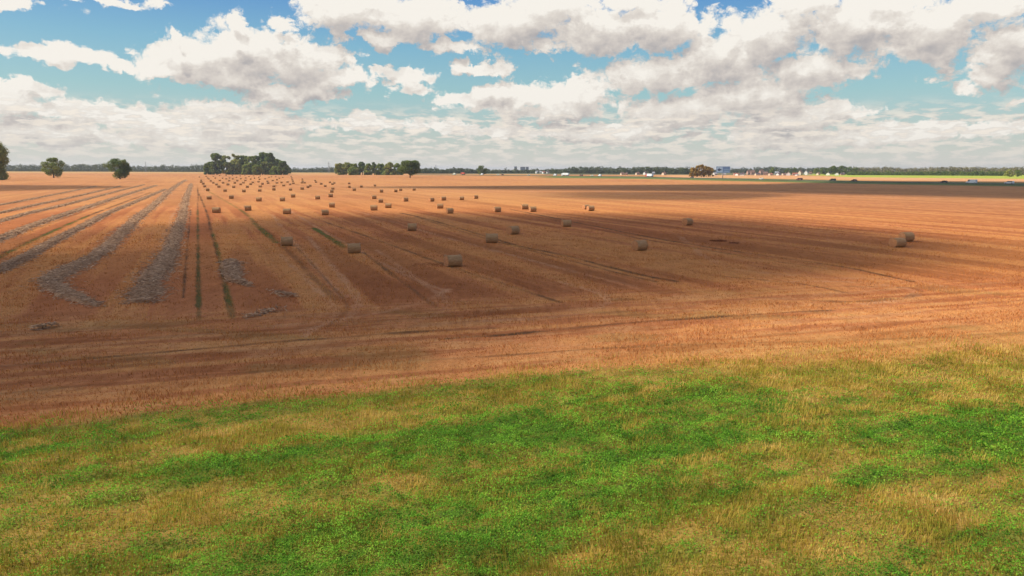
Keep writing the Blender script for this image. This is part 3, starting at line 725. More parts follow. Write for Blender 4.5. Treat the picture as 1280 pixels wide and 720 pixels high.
bales = []   # (px, base y, rotation or None, own label)
near = [(358, 308, 17, 'round bale standing in the bale row of the bright green weed stripe nearest the tramline'),
        (442, 317, 14, 'round bale at the near end of the second short green stripe'),
        (514.8, 288.9, 8, 'lone round bale in cloud shade with a short dark shadow, between the two green stripes and the wheel tracks'),
        (614.8, 304, 2, 'round bale seen square on, beside the pair of long wheel tracks'),
        (641.4, 293.4, 36, 'round bale turned to show its end, just behind the square-on bale by the wheel tracks'),
        (566, 333.7, 28, 'dark ragged round bale nearest the headland, with loose straw around it'),
        (708, 283.7, 14, 'round bale in the shade just past the edge of the sunlit band'),
        (800, 313.4, 29, 'large looking round bale alone in the shaded field with an orange end showing'),
        (859.7, 282, 34, 'round bale with a dark orange end at the border of sun and shade'),
        (1123, 309.2, 17, 'front bale of the isolated pair out on the open field'),
        (1134, 302.5, 12, 'rear bale of the isolated pair, partly hidden by the front one'),
        (732.5, 262.0, 30, 'rear bale of two touching sunlit bales in the far middle field'),
        (738.3, 264, 20, 'front bale of two touching sunlit bales in the far middle field'),
        (656, 262, 10, 'smaller looking of two close bales at the near edge of the sunlit band'),
        (666, 265, 16, 'nearer of two close bales at the near edge of the sunlit band'),
        (621.5, 265.4, 22, 'sunlit bale showing its pale end, alone at the near edge of the sunlit band'),
        (562, 267.3, 25, 'larger looking bale at the edge of shade with a paler bale right behind it'),
        (550, 260.9, 10, 'bale right behind the one standing at the edge of the shade'),
        (467.2, 263.4, 6, 'shaded faced bale at the near edge of sun with a paler bale beside it'),
        (485.2, 260.2, 8, 'pale topped bale beside the shaded faced one at the near edge of sun')]
bales += near
A = [(268, 570), (620, 560), (1065, 602), (245, 437), (525, 447), (825, 457), (1080, 445), (197, 377), (428, 383), (665, 388), (880, 385), (1090, 378),
     (175, 333), (390, 345), (570, 345), (775, 343), (935, 340), (1122, 335), (145, 305), (338, 317), (492, 318), (682, 318), (820, 315), (970, 312), (1215, 322),
     (145, 272), (295, 285), (442, 278), (592, 282), (722, 280), (852, 277), (1060, 298), (1203, 290), (265, 250), (370, 238), (543, 250), (650, 250), (778, 250), (937, 255), (1078, 258), (1168, 248),
     (225, 210), (245, 235), (340, 210), (115, 218), (485, 238), (600, 235), (708, 225), (858, 235), (910, 212), (995, 238), (1065, 225), (1230, 225),
     (215, 180), (320, 178), (395, 172), (440, 195), (545, 192), (645, 193), (770, 200), (845, 188), (985, 200), (1090, 203)]
B = [(285, 375), (280, 428), (440, 362), (548, 430), (543, 342), (595, 325), (735, 415), (825, 388), (862, 365), (1040, 335), (1105, 370), (1180, 310), (1220, 338), (1250, 320), (1225, 415), (1208, 462), (1183, 535), (982, 570), (588, 540), (418, 600), (1210, 700),
     (333, 317), (405, 312), (502, 302), (588, 290), (580, 265), (572, 235), (560, 212), (267, 278), (332, 265), (372, 240), (315, 215), (430, 225), (245, 215), (740, 290), (736, 255), (732, 315), (775, 315), (945, 280), (957, 305)]
Cc = [(463, 328), (465, 385), (538, 432), (655, 382), (877, 362), (978, 460), (1207, 455), (860, 565), (965, 622)]
Dz = [(643, 345), (750, 343), (682, 430), (890, 430), (985, 422), (1132, 418), (1245, 408)]
far = [(240 + a / 12.8, 205 + b_ / 12.8) for a, b_ in A] + [(320 + a / 12.8, 205 + b_ / 12.8) for a, b_ in B] + [(400 + a / 12.8, 205 + b_ / 12.8) for a, b_ in Cc] + [(400 + a / 6.4, 185 + b_ / 6.4) for a, b_ in Dz]
far += [(270, 266.3), (309, 263.6), (358.3, 268), (405.6, 269.2)]
ORD = ['first', 'second', 'third', 'fourth', 'fifth', 'sixth', 'seventh', 'eighth', 'ninth', 'tenth', 'eleventh', 'twelfth', 'thirteenth', 'fourteenth', 'fifteenth', 'sixteenth', 'seventeenth', 'eighteenth', 'nineteenth', 'twentieth']
def ordinal(n):
    if n < 20: return ORD[n]
    return ['twenty', 'thirty', 'forty', 'fifty'][(n + 1) // 10 - 2] + '-' + ORD[(n + 1) % 10 - 1] if (n + 1) % 10 else ['twentieth', 'thirtieth', 'fortieth', 'fiftieth'][(n + 1) // 10 - 2]
allb = [(x, y, r_, l) for x, y, r_, l in bales] + [(x, y, None, None) for x, y in far]
rows = {}
for i, (x, y, r_, l) in enumerate(allb):
    p = G(x, y - 0.3); lat = p @ rp; k = max(0, int(round((lat - 3.8) / 7.0))); rows.setdefault(k, []).append((p @ rd, i))
rank = {}
for n_, k in enumerate(sorted(rows)):
    for j, (_, i) in enumerate(sorted(rows[k])): rank[i] = (n_, j, len(rows[k]))
used = set()
for i, (x, y, rot, lab) in enumerate(allb):
    p = G(x, y - 0.3); pi = [3, 0, 1, 2, 4][i % 5] if i != 5 else 3
    if i == 5: pi = 3
    elif pi == 3 and i < 20: pi = 2
    src = protos[pi]
    o = src if pi not in used else copy_tree(src); used.add(pi)
    rz = math.radians(rot if rot is not None else 20 + random.gauss(0, 9))
    sc = random.uniform(.96, 1.04)
    o.location = (p[0], p[1] + 0.3, float(ground_z(*p)[0]) - .02); o.rotation_euler = (0, 0, rz); o.scale = (sc * random.uniform(.95, 1.06), sc * random.uniform(.96, 1.07), sc * random.uniform(.93, 1.02)); o.rotation_euler[0] = math.radians(random.gauss(0, 2.0))
    if lab is None:
        n_, j, tot = rank[i]
        lab = f'small distant straw bale, {ordinal(j)} one out in the {ordinal(n_)} bale row from the dark tramline'
    tag(o, ' '.join(lab.split()[:16]) if len(lab.split()) > 16 else lab, 'straw bale', 'round straw bales scattered over the stubble field')

# loose straw around the ragged bale, and two reddish regrowth tufts
def tuftpatch(px, py, rad, n, name, label, cat, mat, hmax=.25, grp=None):
    c = G(px, py); th = rng.uniform(0, 2 * np.pi, n); r_ = rad * np.sqrt(rng.uniform(0, 1, n))
    x = np.cos(th) * r_ * 1.4; y = np.sin(th) * r_
    hh = hmax * rng.uniform(.3, 1, n) * (1 - .5 * r_ / rad)
    o = blades(name, x, y, np.zeros(n), hh, np.full(n, .05), rng.uniform(.3, 1.4, n), rng.uniform(0, .8, n), mat)
    o.location = (c[0], c[1], float(ground_z(*c)[0])); tag(o, label, cat, grp); return o
m_rust = leaf_mat('rust_stalk', (0.16, 0.045, 0.02), (0.30, 0.10, 0.04), (0.42, 0.17, 0.08), .1)
tuftpatch(543, 331, 1.6, 700, 'straw_litter', 'loose dark straw scattered beside the ragged bale', 'straw litter', m_rust, .16)
tuftpatch(898, 301.5, .8, 500, 'dry_plant_tuft', 'reddish tuft of stalks behind the shaded field, one of a pair, larger', 'plant tuft', m_rust, .35, 'rusty tufts in the stubble')
tuftpatch(918, 304, .5, 300, 'dry_plant_tuft', 'smaller reddish tuft of stalks next to the larger tuft in the stubble', 'plant tuft', m_rust, .32, 'rusty tufts in the stubble')

# ------------------------------------------------------------------ trees
m_bark = noise_mat('bark', (0.07, 0.05, 0.035), (0.15, 0.11, 0.08), 4, .95, 5, .5)
LM = {
 'oak': leaf_mat('oak_leaves', (0.08, 0.13, 0.026), (0.14, 0.19, 0.038), (0.24, 0.27, 0.055), .4),
 'olive': leaf_mat('olive_leaves', (0.20, 0.23, 0.045), (0.33, 0.34, 0.07), (0.44, 0.42, 0.11), .45),
 'mid': leaf_mat('mixed_leaves', (0.13, 0.19, 0.034), (0.23, 0.28, 0.052), (0.36, 0.37, 0.08), .42),
 'brown': leaf_mat('brown_leaves', (0.26, 0.17, 0.038), (0.42, 0.27, 0.060), (0.54, 0.36, 0.09), .45),
 'far': leaf_mat('far_wood_leaves', (0.045, 0.070, 0.026), (0.085, 0.108, 0.038), (0.15, 0.16, 0.055), .3),
 'farg': leaf_mat('far_scrub_leaves', (0.12, 0.12, 0.048), (0.24, 0.21, 0.085), (0.36, 0.30, 0.13), .3),
}
def crown_quads(r_, clumps, per, size):
    """clumps: (x,y,z,r). leaf sprays on and in each clump"""
    Vs = []; tn = []
    for (cx, cy, cz, cr) in clumps:
        n = max(12, int(per * cr * cr))
        d = r_.normal(0, 1, (n, 3)); d /= np.linalg.norm(d, axis=1)[:, None]
        rad = cr * r_.uniform(.35, 1.0, n) ** .5 * r_.uniform(.85, 1.15, n)
        c = np.array([cx, cy, cz]) + d * rad[:, None] * np.array([1, 1, .82])
        nv = d * .7 + r_.normal(0, .5, (n, 3)) + np.array([0, 0, .45]); nv /= np.linalg.norm(nv, axis=1)[:, None]
        t1 = np.cross(nv, r_.normal(0, 1, (n, 3))); t1 /= np.linalg.norm(t1, axis=1)[:, None]; t2 = np.cross(nv, t1)
        s = (size * r_.uniform(.5, 1.3, n))[:, None]
        Vs.append(np.stack([c - t1 * s, c + t2 * s * .7 + nv * s * .2, c + t1 * s, c - t2 * s * .7 + nv * s * .2], 1).reshape(-1, 3))
        base = r_.uniform(.2, .8)
        tn.append(np.clip(base + r_.normal(0, .18, n), 0, 1))
    V = np.concatenate(Vs); t = np.concatenate(tn)
    return V, t
def make_tree(name, p, h, w, label, cat, mat, seed, crown_lo=0.12, nclump=42, size=.42, per=26, shape='round', trunk_r=None, group=None, lean=0.0):
    r_ = np.random.default_rng(seed)
    root = empty(name, (p[0], p[1], 0), r_.uniform(0, 6.28) if lean == 0 else 0)
    tag(root, label, cat, group)
    cl = []
    z0 = h * crown_lo; hc = h - z0; k = 0
    while len(cl) < nclump and k < 4000:
        k += 1
        t = r_.uniform(0.06, .93)
        if shape == 'grove': pr = math.sqrt(max(0, 1 - (max(t - .3, 0) / .72) ** 2)) * .95
        elif shape == 'round': pr = math.sqrt(max(0, 1 - ((t - .48) / .54) ** 2))
        elif shape == 'oak': pr = math.sqrt(max(0, 1 - ((t - .42) / .60) ** 2)) * (0.55 + .45 * sm(0, .35, np.array(t)))
        else: pr = (0.62 + .35 * math.sin(t * 9 + seed)) * math.sqrt(max(0, 1 - ((t - .5) / .55) ** 2)) + .1
        cr = w * r_.uniform(.07, .19) if shape != 'tall' else w * r_.uniform(.16, .26)
        a = r_.uniform(0, 6.28); pr *= .72 + .42 * float(vn(np.array(a * 1.3 + seed), np.array(t * 3.0), seed))
        rr = (w / 2 * pr * 1.12 - cr * .6) * math.sqrt(r_.uniform(.25, 1))
        if rr < 0: rr = 0
        z = z0 + hc * t
        cl.append((rr * math.cos(a) + lean * t * w, rr * math.sin(a), min(z, h - cr * .8), cr))
    V, t = crown_quads(r_, cl, per, size)
    m = len(t)
    o = np_mesh('crown', V, np.arange(m * 4).reshape(m, 4), mat, attrs={'tint': ('POINT', np.repeat(t, 4))}); part(o, root)
    tr = trunk_r or h * .028
    b = MB(); zt = h * .55
    pts = [(0, 0, -.3), (tr * .3, 0, h * .12), (tr * .1, tr * .4, h * .3), (-tr * .2, 0, zt), (0, 0, h * .8)]
    rads = [tr * 1.35, tr, tr * .8, tr * .5, tr * .2]
    for i in range(4): b.tube(pts[i], pts[i + 1], rads[i], rads[i + 1], 9, cap=False)
    for q_ in cl[:: max(1, len(cl) // 14)]:
        s0 = h * r_.uniform(.14, .45); b.tube((0, 0, s0), (q_[0] * .85, q_[1] * .85, max(q_[2], s0 + .5)), tr * .42, tr * .08, 6, cap=False)
    b.build('trunk', m_bark, root, True)
    return root

make_tree('lime_tree', at_dist(-4, 560), 30.0, 21, 'tall leafy tree at the field edge, cut off by the picture side', 'tree', LM['olive'], 21, .02, 60, .5, 16, 'tall')
make_tree('oak_tree', at_dist(66.5, 700), 19.2, 19.5, 'first small round oak alone on the stubble, a paler green one', 'tree', LM['mid'], 22, .10, 44, .42, 30, 'round')
make_tree('oak_tree', at_dist(149.5, 620), 17.6, 20, 'dark round oak alone on the stubble, a darker green one', 'tree', LM['oak'], 23, .12, 44, .40, 34, 'oak')
make_tree('oak_tree', at_dist(512.5, 790), 18.6, 24.5, 'wide spreading oak with a clear trunk in front of the low grove', 'tree', LM['oak'], 24, .22, 64, .42, 32, 'oak')
make_tree('oak_tree', at_dist(602.5, 1150), 15.5, 17, 'dark rounded tree standing above the hedge by the white van', 'tree', LM['oak'], 25, .05, 30, .7, 12, 'round')

# grove one
G1 = [(271, 191.5, 17, 'oak', 'tall dark tree at the tramline end of the large grove'), (283, 195, 15, 'olive', 'grey-green tree next to the dark end tree of the large grove'), (295, 193, 16, 'olive', 'broad olive tree in the large grove'),
      (291, 203, 11, 'olive', 'low pale olive bush tree at the foot of the large grove'), (306, 195, 16, 'mid', 'olive-green tree in the middle of the large grove'), (316, 196, 16, 'mid', 'mid green tree before the tallest tree of the large grove'),
      (328, 190.5, 18, 'oak', 'tallest tree of the large grove, dome shaped'), (338, 192, 16, 'oak', 'dark tree leaning on the tallest tree of the large grove'), (332, 203, 14, 'olive', 'sunlit low tree in front of the tallest grove tree'),
      (346, 199, 14, 'mid', 'lower green tree on the down slope of the large grove'), (354, 202, 12, 'oak', 'dark tree near the low end of the large grove'), (359, 207, 8, 'oak', 'last and lowest tree of the large grove'), (310, 205, 13, 'mid', 'low green tree at the foot of the large grove middle'), (322, 206, 12, 'mid', 'low shaded tree at the foot below the tallest grove tree'),
      (262, 203, 12, 'oak', 'small dark tree standing off the tramline end of the large grove'), (344, 208, 10, 'mid', 'low bushy tree at the front of the grove slope')]
for i, (px, ty, wpx, k, lab) in enumerate(G1):
    D = 1120 + (i * 37) % 60 - (40 if ty > 200 else 0); base = 210.2 + .003 * px + H * F / D
    hh = (base - ty) * D / F * 1.0; ww = wpx * D / F * 1.12
    make_tree('grove_tree', at_dist(px, D), hh, ww, lab, 'tree', LM[k], 200 + i, .0, 44, 1.1, 20, 'grove', group='trees of the large grove')
G2 = [(424, 204.5, 12, 'olive', 'pale grey-green tree at the outer end of the low grove'), (433, 203.5, 13, 'olive', 'second pale tree of the low grove'), (443, 205, 11, 'mid', 'dull green tree of the low grove beside the pale ones'), (453, 202.5, 12, 'oak', 'dark rounded tree in the low grove'),
      (461, 205, 10, 'mid', 'small tree in the dip of the low grove'), (468, 202.5, 7, 'oak', 'narrow pointed dark tree of the low grove'), (476, 205, 12, 'mid', 'mid green tree past the pointed one in the low grove'), (487, 203.5, 13, 'olive', 'light green tree in the low grove'), (497, 204, 12, 'mid', 'tree of the low grove partly behind the spreading oak'), (441, 209, 12, 'mid', 'low bush at the foot of the low grove near its dull green tree'), (484, 209, 13, 'oak', 'low dark bush at the foot of the low grove')]
for i, (px, ty, wpx, k, lab) in enumerate(G2):
    D = 1120 + (i * 29) % 50 - (30 if ty > 207 else 0); base = 210.2 + .003 * px + H * F / D
    make_tree('grove_tree', at_dist(px, D), (base - ty) * D / F, wpx * D / F * 1.15, lab, 'tree', LM[k], 300 + i, .0, 34, 1.1, 20, 'grove', group='trees of the low grove')
G3 = [(866, 209, 8, 'first tree of the rusty brown clump by the blue sign'), (872, 206.8, 9, 'taller rusty brown tree second in the clump by the blue sign'), (877, 206.0, 9, 'tallest rusty brown tree in the clump by the blue sign'), (883, 208, 10, 'rounded rusty brown tree of the clump by the blue sign'), (888, 209.5, 8, 'last rusty brown tree of the clump, nearest the blue sign')]
for i, (px, ty, wpx, lab) in enumerate(G3):
    D = 985 + i * 8; base = 210.2 + .003 * px + H * F / D
    make_tree('autumn_tree', at_dist(px, D), (base - ty) * D / F, wpx * D / F * 1.1, lab, 'tree', LM['brown'], 400 + i, .0, 32, .9, 20, 'grove', group='rusty brown trees by the road')
G4 = [(1030, 209.5, 9, 'oak'), (1040, 207.6, 12, 'oak'), (1049, 207.0, 11, 'oak'), (1060, 209.5, 12, 'oak'), (1069, 210, 9, 'oak'), (1020, 210.5, 8, 'mid'), (984, 210.2, 7, 'oak'), (992, 209.8, 8, 'oak'), (966, 209.8, 9, 'mid')]
G4L = ['dark tree in front of the village, second of the dark clump', 'tall dark tree of the clump behind the white gables', 'tallest dark tree behind the white gables', 'dark tree sloping away from the white gables', 'last low dark tree past the white gables', 'small paler tree just before the dark village clump', 'single dark tree among the village roofs', 'dark tree beside the single one among the village roofs', 'green tree rising in the middle of the pink houses']
for i, (px, ty, wpx, k) in enumerate(G4):
    D = 1500 + i * 9; base = 210.2 + .003 * px + H * F / D
    make_tree('village_tree', at_dist(px, D), (base - ty) * D / F, wpx * D / F * 1.1, G4L[i], 'tree', LM[k], 500 + i, .0, 20, 1.1, 5, 'round', group='dark trees by the village')
G5 = [(1262, 212, 12, 'olive', 'bright green bush at the start of the roadside scrub'), (1272, 212.5, 10, 'mid', 'bright green bush further along the roadside scrub')]
for i, (px, ty, wpx, k, lab) in enumerate(G5):
    D = 1150 + i * 9; base = 210.2 + .003 * px + H * F / D
    make_tree('roadside_bush', at_dist(px, D), (base - ty) * D / F, wpx * D / F * 1.2, lab, 'bush', LM[k], 520 + i, .0, 18, .9, 7, 'round')

def wood(name, label, px0, px1, D0, D1, tops, mat, seed, size=1.6, dens=1.0, depth=90, cw=(7, 15)):
    """a far wood: many crowns grown together; tops: picture height of the canopy along it"""
    r_ = np.random.default_rng(seed); cl = []
    n = int((px1 - px0) * 1.1 * dens)
    for i in range(n):
        px = px0 + (px1 - px0) * (i + r_.uniform(-.6, .6)) / n
        D = np.interp(px, [px0, px1], [D0, D1]) + r_.uniform(-.5, .5) * depth
        p = at_dist(px, D); base = 210.2 + .003 * px + H * F / D
        ty = np.interp(px, [t[0] for t in tops], [t[1] for t in tops]) + r_.normal(0, .75)
        hh = max((base - ty) * D / F, 4.0); cr = min(r_.uniform(*cw) * .5, hh * .45)
        z = hh - cr
        while z > 0:
            cl.append((p[0] + r_.normal(0, cr * .4), p[1] + r_.normal(0, cr * .4), z, cr)); z -= cr * 1.2
        cl.append((p[0], p[1], cr * .4, cr * .9))
    V, t = crown_quads(r_, cl, 90.0 / (cw[1] ** 2) * 2.2, size)
    m = len(t)
    o = np_mesh(name, V, np.arange(m * 4).reshape(m, 4), mat, attrs={'tint': ('POINT', np.repeat(t, 4))})
    return tag(o, label, kind='stuff')
wood('far_wood', 'dark far wood on the horizon behind the lone oaks', -260, 272, 2000, 2000, [(-260, 205), (0, 207), (20, 206.5), (45, 206.5), (62, 208), (80, 205), (92, 207), (104, 204.8), (115, 206.5), (124, 205), (135, 206.5), (150, 207), (170, 207.5), (192, 208), (206, 206.3), (222, 208), (245, 206.5), (262, 205)], LM['far'], 601)
wood('far_wood', 'low dark far wood between the two groves', 355, 425, 1900, 1900, [(355, 210), (385, 210.5), (395, 209.5), (403, 210.5), (411, 209), (425, 210)], LM['far'], 602)
wood('far_wood', 'green far hedge and wood behind the red lorry', 505, 700, 1500, 1900, [(505, 210), (530, 211), (545, 210.5), (560, 211.5), (568, 210), (600, 211.8), (640, 212.5), (700, 212)], LM['far'], 603, cw=(6, 11))
wood('far_wood', 'long even dark wood above the highway between the white lorry and the rusty trees', 690, 868, 1750, 1600, [(690, 211.6), (706, 211.5), (712, 209.2), (750, 208.8), (770, 210), (800, 208.6), (830, 208.8), (845, 210), (856, 209), (868, 210.5)], LM['far'], 604, dens=1.2)
wood('far_wood', 'hazy grey wood rising behind the village houses', 880, 1075, 2300, 2300, [(880, 211.5), (930, 210.8), (950, 210), (965, 208.8), (985, 210), (1010, 210.8), (1030, 209.5), (1050, 208.5), (1075, 210)], LM['far'], 605, size=2.0)
wood('far_wood', 'pale brownish far wood above the bright green strip', 1065, 1420, 1900, 1500, [(1065, 210), (1090, 209.4), (1120, 210), (1160, 210), (1185, 209.2), (1210, 209), (1235, 210), (1260, 209.5), (1420, 208)], LM['farg'], 606)
wood('roadside_scrub', 'dark low hedge along the top of the bright green strip', 1060, 1260, 1450, 1350, [(1060, 214.6), (1120, 215), (1200, 214.5), (1260, 214.5)], LM['oak'], 607, size=1.0, depth=30, cw=(4, 7))

# ------------------------------------------------------------------ haze
# ------------------------------------------------------------------ road
m_asph = noise_mat('asphalt', (0.055, 0.055, 0.06), (0.10, 0.10, 0.105), .5, .9)
m_white = noise_mat('white_marking', (0.7, 0.7, 0.68), (0.82, 0.82, 0.8), 1.0, .7)
EMB = 0.8
road_px = [(2400, 262), (1700, 240.5), (1400, 232.7), (1280, 230.2), (1217, 229.1), (1140, 227.7), (1060, 226.3), (950, 224.2), (860, 222.1), (760, 220.3), (700, 219.6), (600, 218.6), (520, 217.9)]
RP = smooth_path(np.array([G(x, y, EMB) for x, y in road_px]), 10)
def ribbon(P, prof, name, mats, mi=None, parent=None):
    T = np.gradient(P, axis=0); T /= np.linalg.norm(T, axis=1)[:, None]; Nn = np.stack([T[:, 1], -T[:, 0]], 1)
    K = len(prof); V = np.concatenate([np.stack([P[:, 0] + Nn[:, 0] * o_, P[:, 1] + Nn[:, 1] * o_, np.full(len(P), z_)], 1)[:, None] for o_, z_ in prof], 1).reshape(-1, 3)
    i, j = np.meshgrid(np.arange(len(P) - 1), np.arange(K - 1), indexing='ij'); q = (i * K + j).ravel()
    return np_mesh(name, V, np.stack([q, q + K, q + K + 1, q + 1], 1), mats, parent)
m_verge = noise_mat('verge_grass', (0.065, 0.085, 0.022), (0.13, 0.145, 0.045), .12, .95, 6)
o = ribbon(RP, [(-16, -.1), (-7.5, EMB - .1), (7.5, EMB - .1), (14, -.1)], 'road_embankment', m_verge); tag(o, 'grass bank carrying the highway', kind='structure')
o = ribbon(RP, [(-6, EMB - .2), (-6, EMB), (6, EMB), (6, EMB - .2)], 'road', m_asph); tag(o, 'grey highway crossing behind the field', kind='structure')
o = ribbon(RP, [(-5.3, EMB + .004), (-5.1, EMB + .004)], 'road_marking', m_white); tag(o, 'white edge line of the highway', kind='structure')
o = ribbon(RP, [(5.1, EMB + .004), (5.3, EMB + .004)], 'road_marking', m_white); tag(o, 'white edge line on the other side of the highway', kind='structure')

# ------------------------------------------------------------------ vehicles
def paint(name, c): return noise_mat(name, tuple(x * .92 for x in c), c, 2.0, .35, spec=.5)
P_white, P_red, P_dark, P_cream, P_maroon = paint('white_paint', (.82, .82, .80)), paint('red_paint', (.62, .03, .04)), paint('black_paint', (.03, .03, .035)), paint('cream_paint', (.75, .72, .58)), paint('maroon_paint', (.16, .03, .025))
P_brick = paint('faded_red_paint', (.55, .10, .06))
m_glass = noise_mat('dark_glass', (.02, .025, .03), (.04, .045, .05), 1, .1, spec=.8)
m_tyre = noise_mat('tyre_rubber', (.015, .015, .015), (.03, .03, .03), 4, .9)
m_lamp = noise_mat('lamp_lens', (.55, .05, .03), (.65, .08, .05), 2, .3)
m_hub = noise_mat('steel_rim', (.35, .35, .36), (.5, .5, .5), 3, .4)
def wheel(root, x, y, r):
    w = MB().tube((x, y - .13, r), (x, y + .13, r), r, r, 18).build('wheel', m_tyre, root)
    s = 1 if y > 0 else -1
    MB().tube((x, y + s * .12, r), (x, y + s * .145, r), r * .55, r * .5, 12).build('rim', m_hub, w)
def road_pos(px):
    pr = np.array([project(np.array([p[0]]), np.array([p[1]]), EMB)[0][0] if p[1] > 1 else 9999 for p in RP])
    i = int(np.argmin(np.abs(pr - px))); i = min(max(i, 1), len(RP) - 2)
    # interpolate to the wanted column
    a, b_ = (i, i + 1) if pr[i] >= px else (i - 1, i)
    t = (pr[a] - px) / max(pr[a] - pr[b_], 1e-6); p = RP[a] * (1 - t) + RP[b_] * t; d = RP[b_] - RP[a]
    return p, math.atan2(d[1], d[0])
def place(name, px, label, cat, lane=0.0, group='traffic on the highway'):
    p, a = road_pos(px); n = np.array([-math.sin(a), math.cos(a)])
    p = p + n * lane
    root = empty(name, (p[0], p[1], EMB + .006), a); tag(root, label, cat, group); return root
def car(px, mat, label, cat='car', kind='hatch', lane=2.5, L=4.5, flip=False, name='car'):
    r0 = place(name, px, label, cat, lane)
    if flip: r0.rotation_euler[2] += math.pi
    h = {'hatch': 1.5, 'van': 2.5, 'suv': 1.85}[kind]; w = {'hatch': .88, 'van': 1.0, 'suv': .95}[kind]
    f = L / 2
    if kind == 'van': prof = [(f, .35), (f, 1.0), (f - .9, 1.25), (f - 1.5, h), (-f + .1, h), (-f, h - .2), (-f, .35)]; glass = [(f - .88, 1.30), (f - 1.42, h - .25), (f - 2.3, h - .25), (f - 2.3, 1.30)]
    elif kind == 'suv': prof = [(f, .35), (f, .95), (f - 1.1, 1.1), (f - 1.8, h), (-f + .3, h), (-f, 1.1), (-f, .35)]; glass = [(f - 1.2, 1.13), (f - 1.85, h - .12), (-f + .5, h - .12), (-f + .3, 1.13)]
    else: prof = [(f, .3), (f, .7), (f - 1.0, .92), (f - 1.8, h), (-f + .9, h), (-f + .15, .95), (-f, .8), (-f, .3)]; glass = [(f - 1.15, .96), (f - 1.85, h - .08), (-f + .95, h - .08), (-f + .4, .96)]
    MB().prism(prof, -w, w).build('body', mat, r0)
    for s in (-1, 1): MB().prism(glass, s * w - .02, s * w + .02).build('side_window', m_glass, r0)
    k = 2 if kind != 'hatch' else 3
    (x1, z1), (x2, z2) = prof[k], prof[k + 1] if kind != 'hatch' else prof[3]
    if kind == 'hatch': (x1, z1), (x2, z2) = prof[2], prof[3]
    nx, nz = (z2 - z1), -(x2 - x1); l = math.hypot(nx, nz); nx /= l; nz /= l
    b = MB(); b.prism([(x1 + nx * .02, z1 + nz * .02 + .04), (x1 + nx * .05, z1 + nz * .05 + .04), (x2 + nx * .05, z2 + nz * .05 - .05), (x2 + nx * .02, z2 + nz * .02 - .05)], -w + .12, w - .12).build('windscreen', m_glass, r0)
    for s in (-1, 1):
        MB().box(f - .02, f + .03, s * (w - .25) - .15, s * (w - .25) + .15, .62, .80).build('headlight', m_hub, r0)
        MB().box(-f - .03, -f + .02, s * (w - .2) - .12, s * (w - .2) + .12, .72, .95).build('tail_light', m_lamp, r0)
        for x in (f - .85, -f + .85): wheel(r0, x, s * (w - .1), .36 if kind == 'suv' else .33)
    return r0
def lorry(px, cabm, boxm, label, lane=2.5, L=14.0, cab=True, flip=False, hbox=3.9):
    r0 = place('lorry', px, label, 'lorry', lane)
    if flip: r0.rotation_euler[2] += math.pi
    f = L / 2
    MB().prism([(f, .5), (f + .05, 1.6), (f - .25, 3.2), (f - .7, 3.5), (f - 2.1, 3.5), (f - 2.1, .5)], -1.22, 1.22).build('cab', cabm, r0)
    MB().prism([(f + .03, 1.75), (f + .06, 1.75), (f - .18, 2.95), (f - .21, 2.95)], -1.05, 1.05).build('windscreen', m_glass, r0)
    for s in (-1, 1): MB().box(f - 1.2, f - .35, s * 1.23 - .02, s * 1.23 + .02, 1.8, 2.7).build('side_window', m_glass, r0)
    MB().box(-f, f - 2.35, -1.25, 1.25, 1.15, hbox).build('trailer_box', boxm, r0)
    MB().box(-f + .3, f - .4, -.5, .5, .75, 1.14).build('chassis', P_dark, r0)
    for x in (f - 1.1, f - 3.4, -f + 1.3, -f + 2.6, -f + 3.9):
        for s in (-1, 1): wheel(r0, x, s * 1.05, .5)
    for s in (-1, 1): MB().box(-f - .03, -f, s * .95 - .15, s * .95 + .15, .85, 1.02).build('tail_light', m_lamp, r0)
    return r0
car(1217, P_white, 'white van, larger of the two white vehicles on the nearest stretch of highway', 'van', 'van', 2.5, 6.4, flip=False, name='delivery_van')
car(1260.5, P_white, 'white low car following the white van on the highway', 'car', 'suv', -1.0, 5.2, name='estate_car')
car(1177, P_dark, 'black car on the highway between the white van and the darker cars far off', 'car', 'hatch', -2.5, 4.6)
car(1065, P_maroon, 'dark car on the shaded part of the highway, nearer of two', 'car', 'hatch', -2.5, 4.5)
car(1044, P_dark, 'black car on the highway before the dark village trees', 'car', 'suv', 3.0, 5.0)
car(996, P_maroon, 'dark brown car on the highway below the village', 'car', 'suv', -3.0, 5.6)
car(955, P_cream, 'pale car on the highway below the pink houses', 'car', 'hatch', 3.0, 4.5)
car(865, P_dark, 'dark car on the highway under the rusty brown trees', 'car', 'hatch', 0.0, 4.5)
lorry(814, P_red, P_white, 'lorry with red cab and white trailer on the highway', L=12.5)
lorry(708, P_white, P_white, 'all white box lorry on the highway in front of the dark wood', L=12.0)
car(695, P_white, 'small white van on the highway behind the white lorry', 'van', 'van', 2.5, 5.2, name='delivery_van')
car(741.5, P_cream, 'small pale car on the highway, next after the white lorry', 'car', 'hatch')
car(751.5, P_white, 'white van on the highway midway between the two lorries', 'van', 'van', 2.5, 5.0, name='delivery_van')
car(728, P_maroon, 'dark brown car close past the white lorry', 'car', 'suv', 2.5, 5.0)
lorry(580, P_brick, P_brick, 'all red box lorry at the far end of the highway before the hedge', L=7.5, hbox=3.6)
car(569, P_cream, 'cream van ahead of the red lorry at the far end of the highway', 'van', 'van', 2.5, 6.0, name='delivery_van')
car(603.5, P_white, 'white van under the dark rounded tree by the hedge', 'van', 'van', 2.5, 5.0, name='delivery_van')
car(624, P_cream, 'pale car past the dark rounded tree on the far highway', 'car', 'hatch')
car(629.5, P_maroon, 'brown car right behind the pale car on the far highway', 'car', 'hatch')
car(662, P_cream, 'pale car on the far highway in front of the blue blocks', 'car', 'hatch')

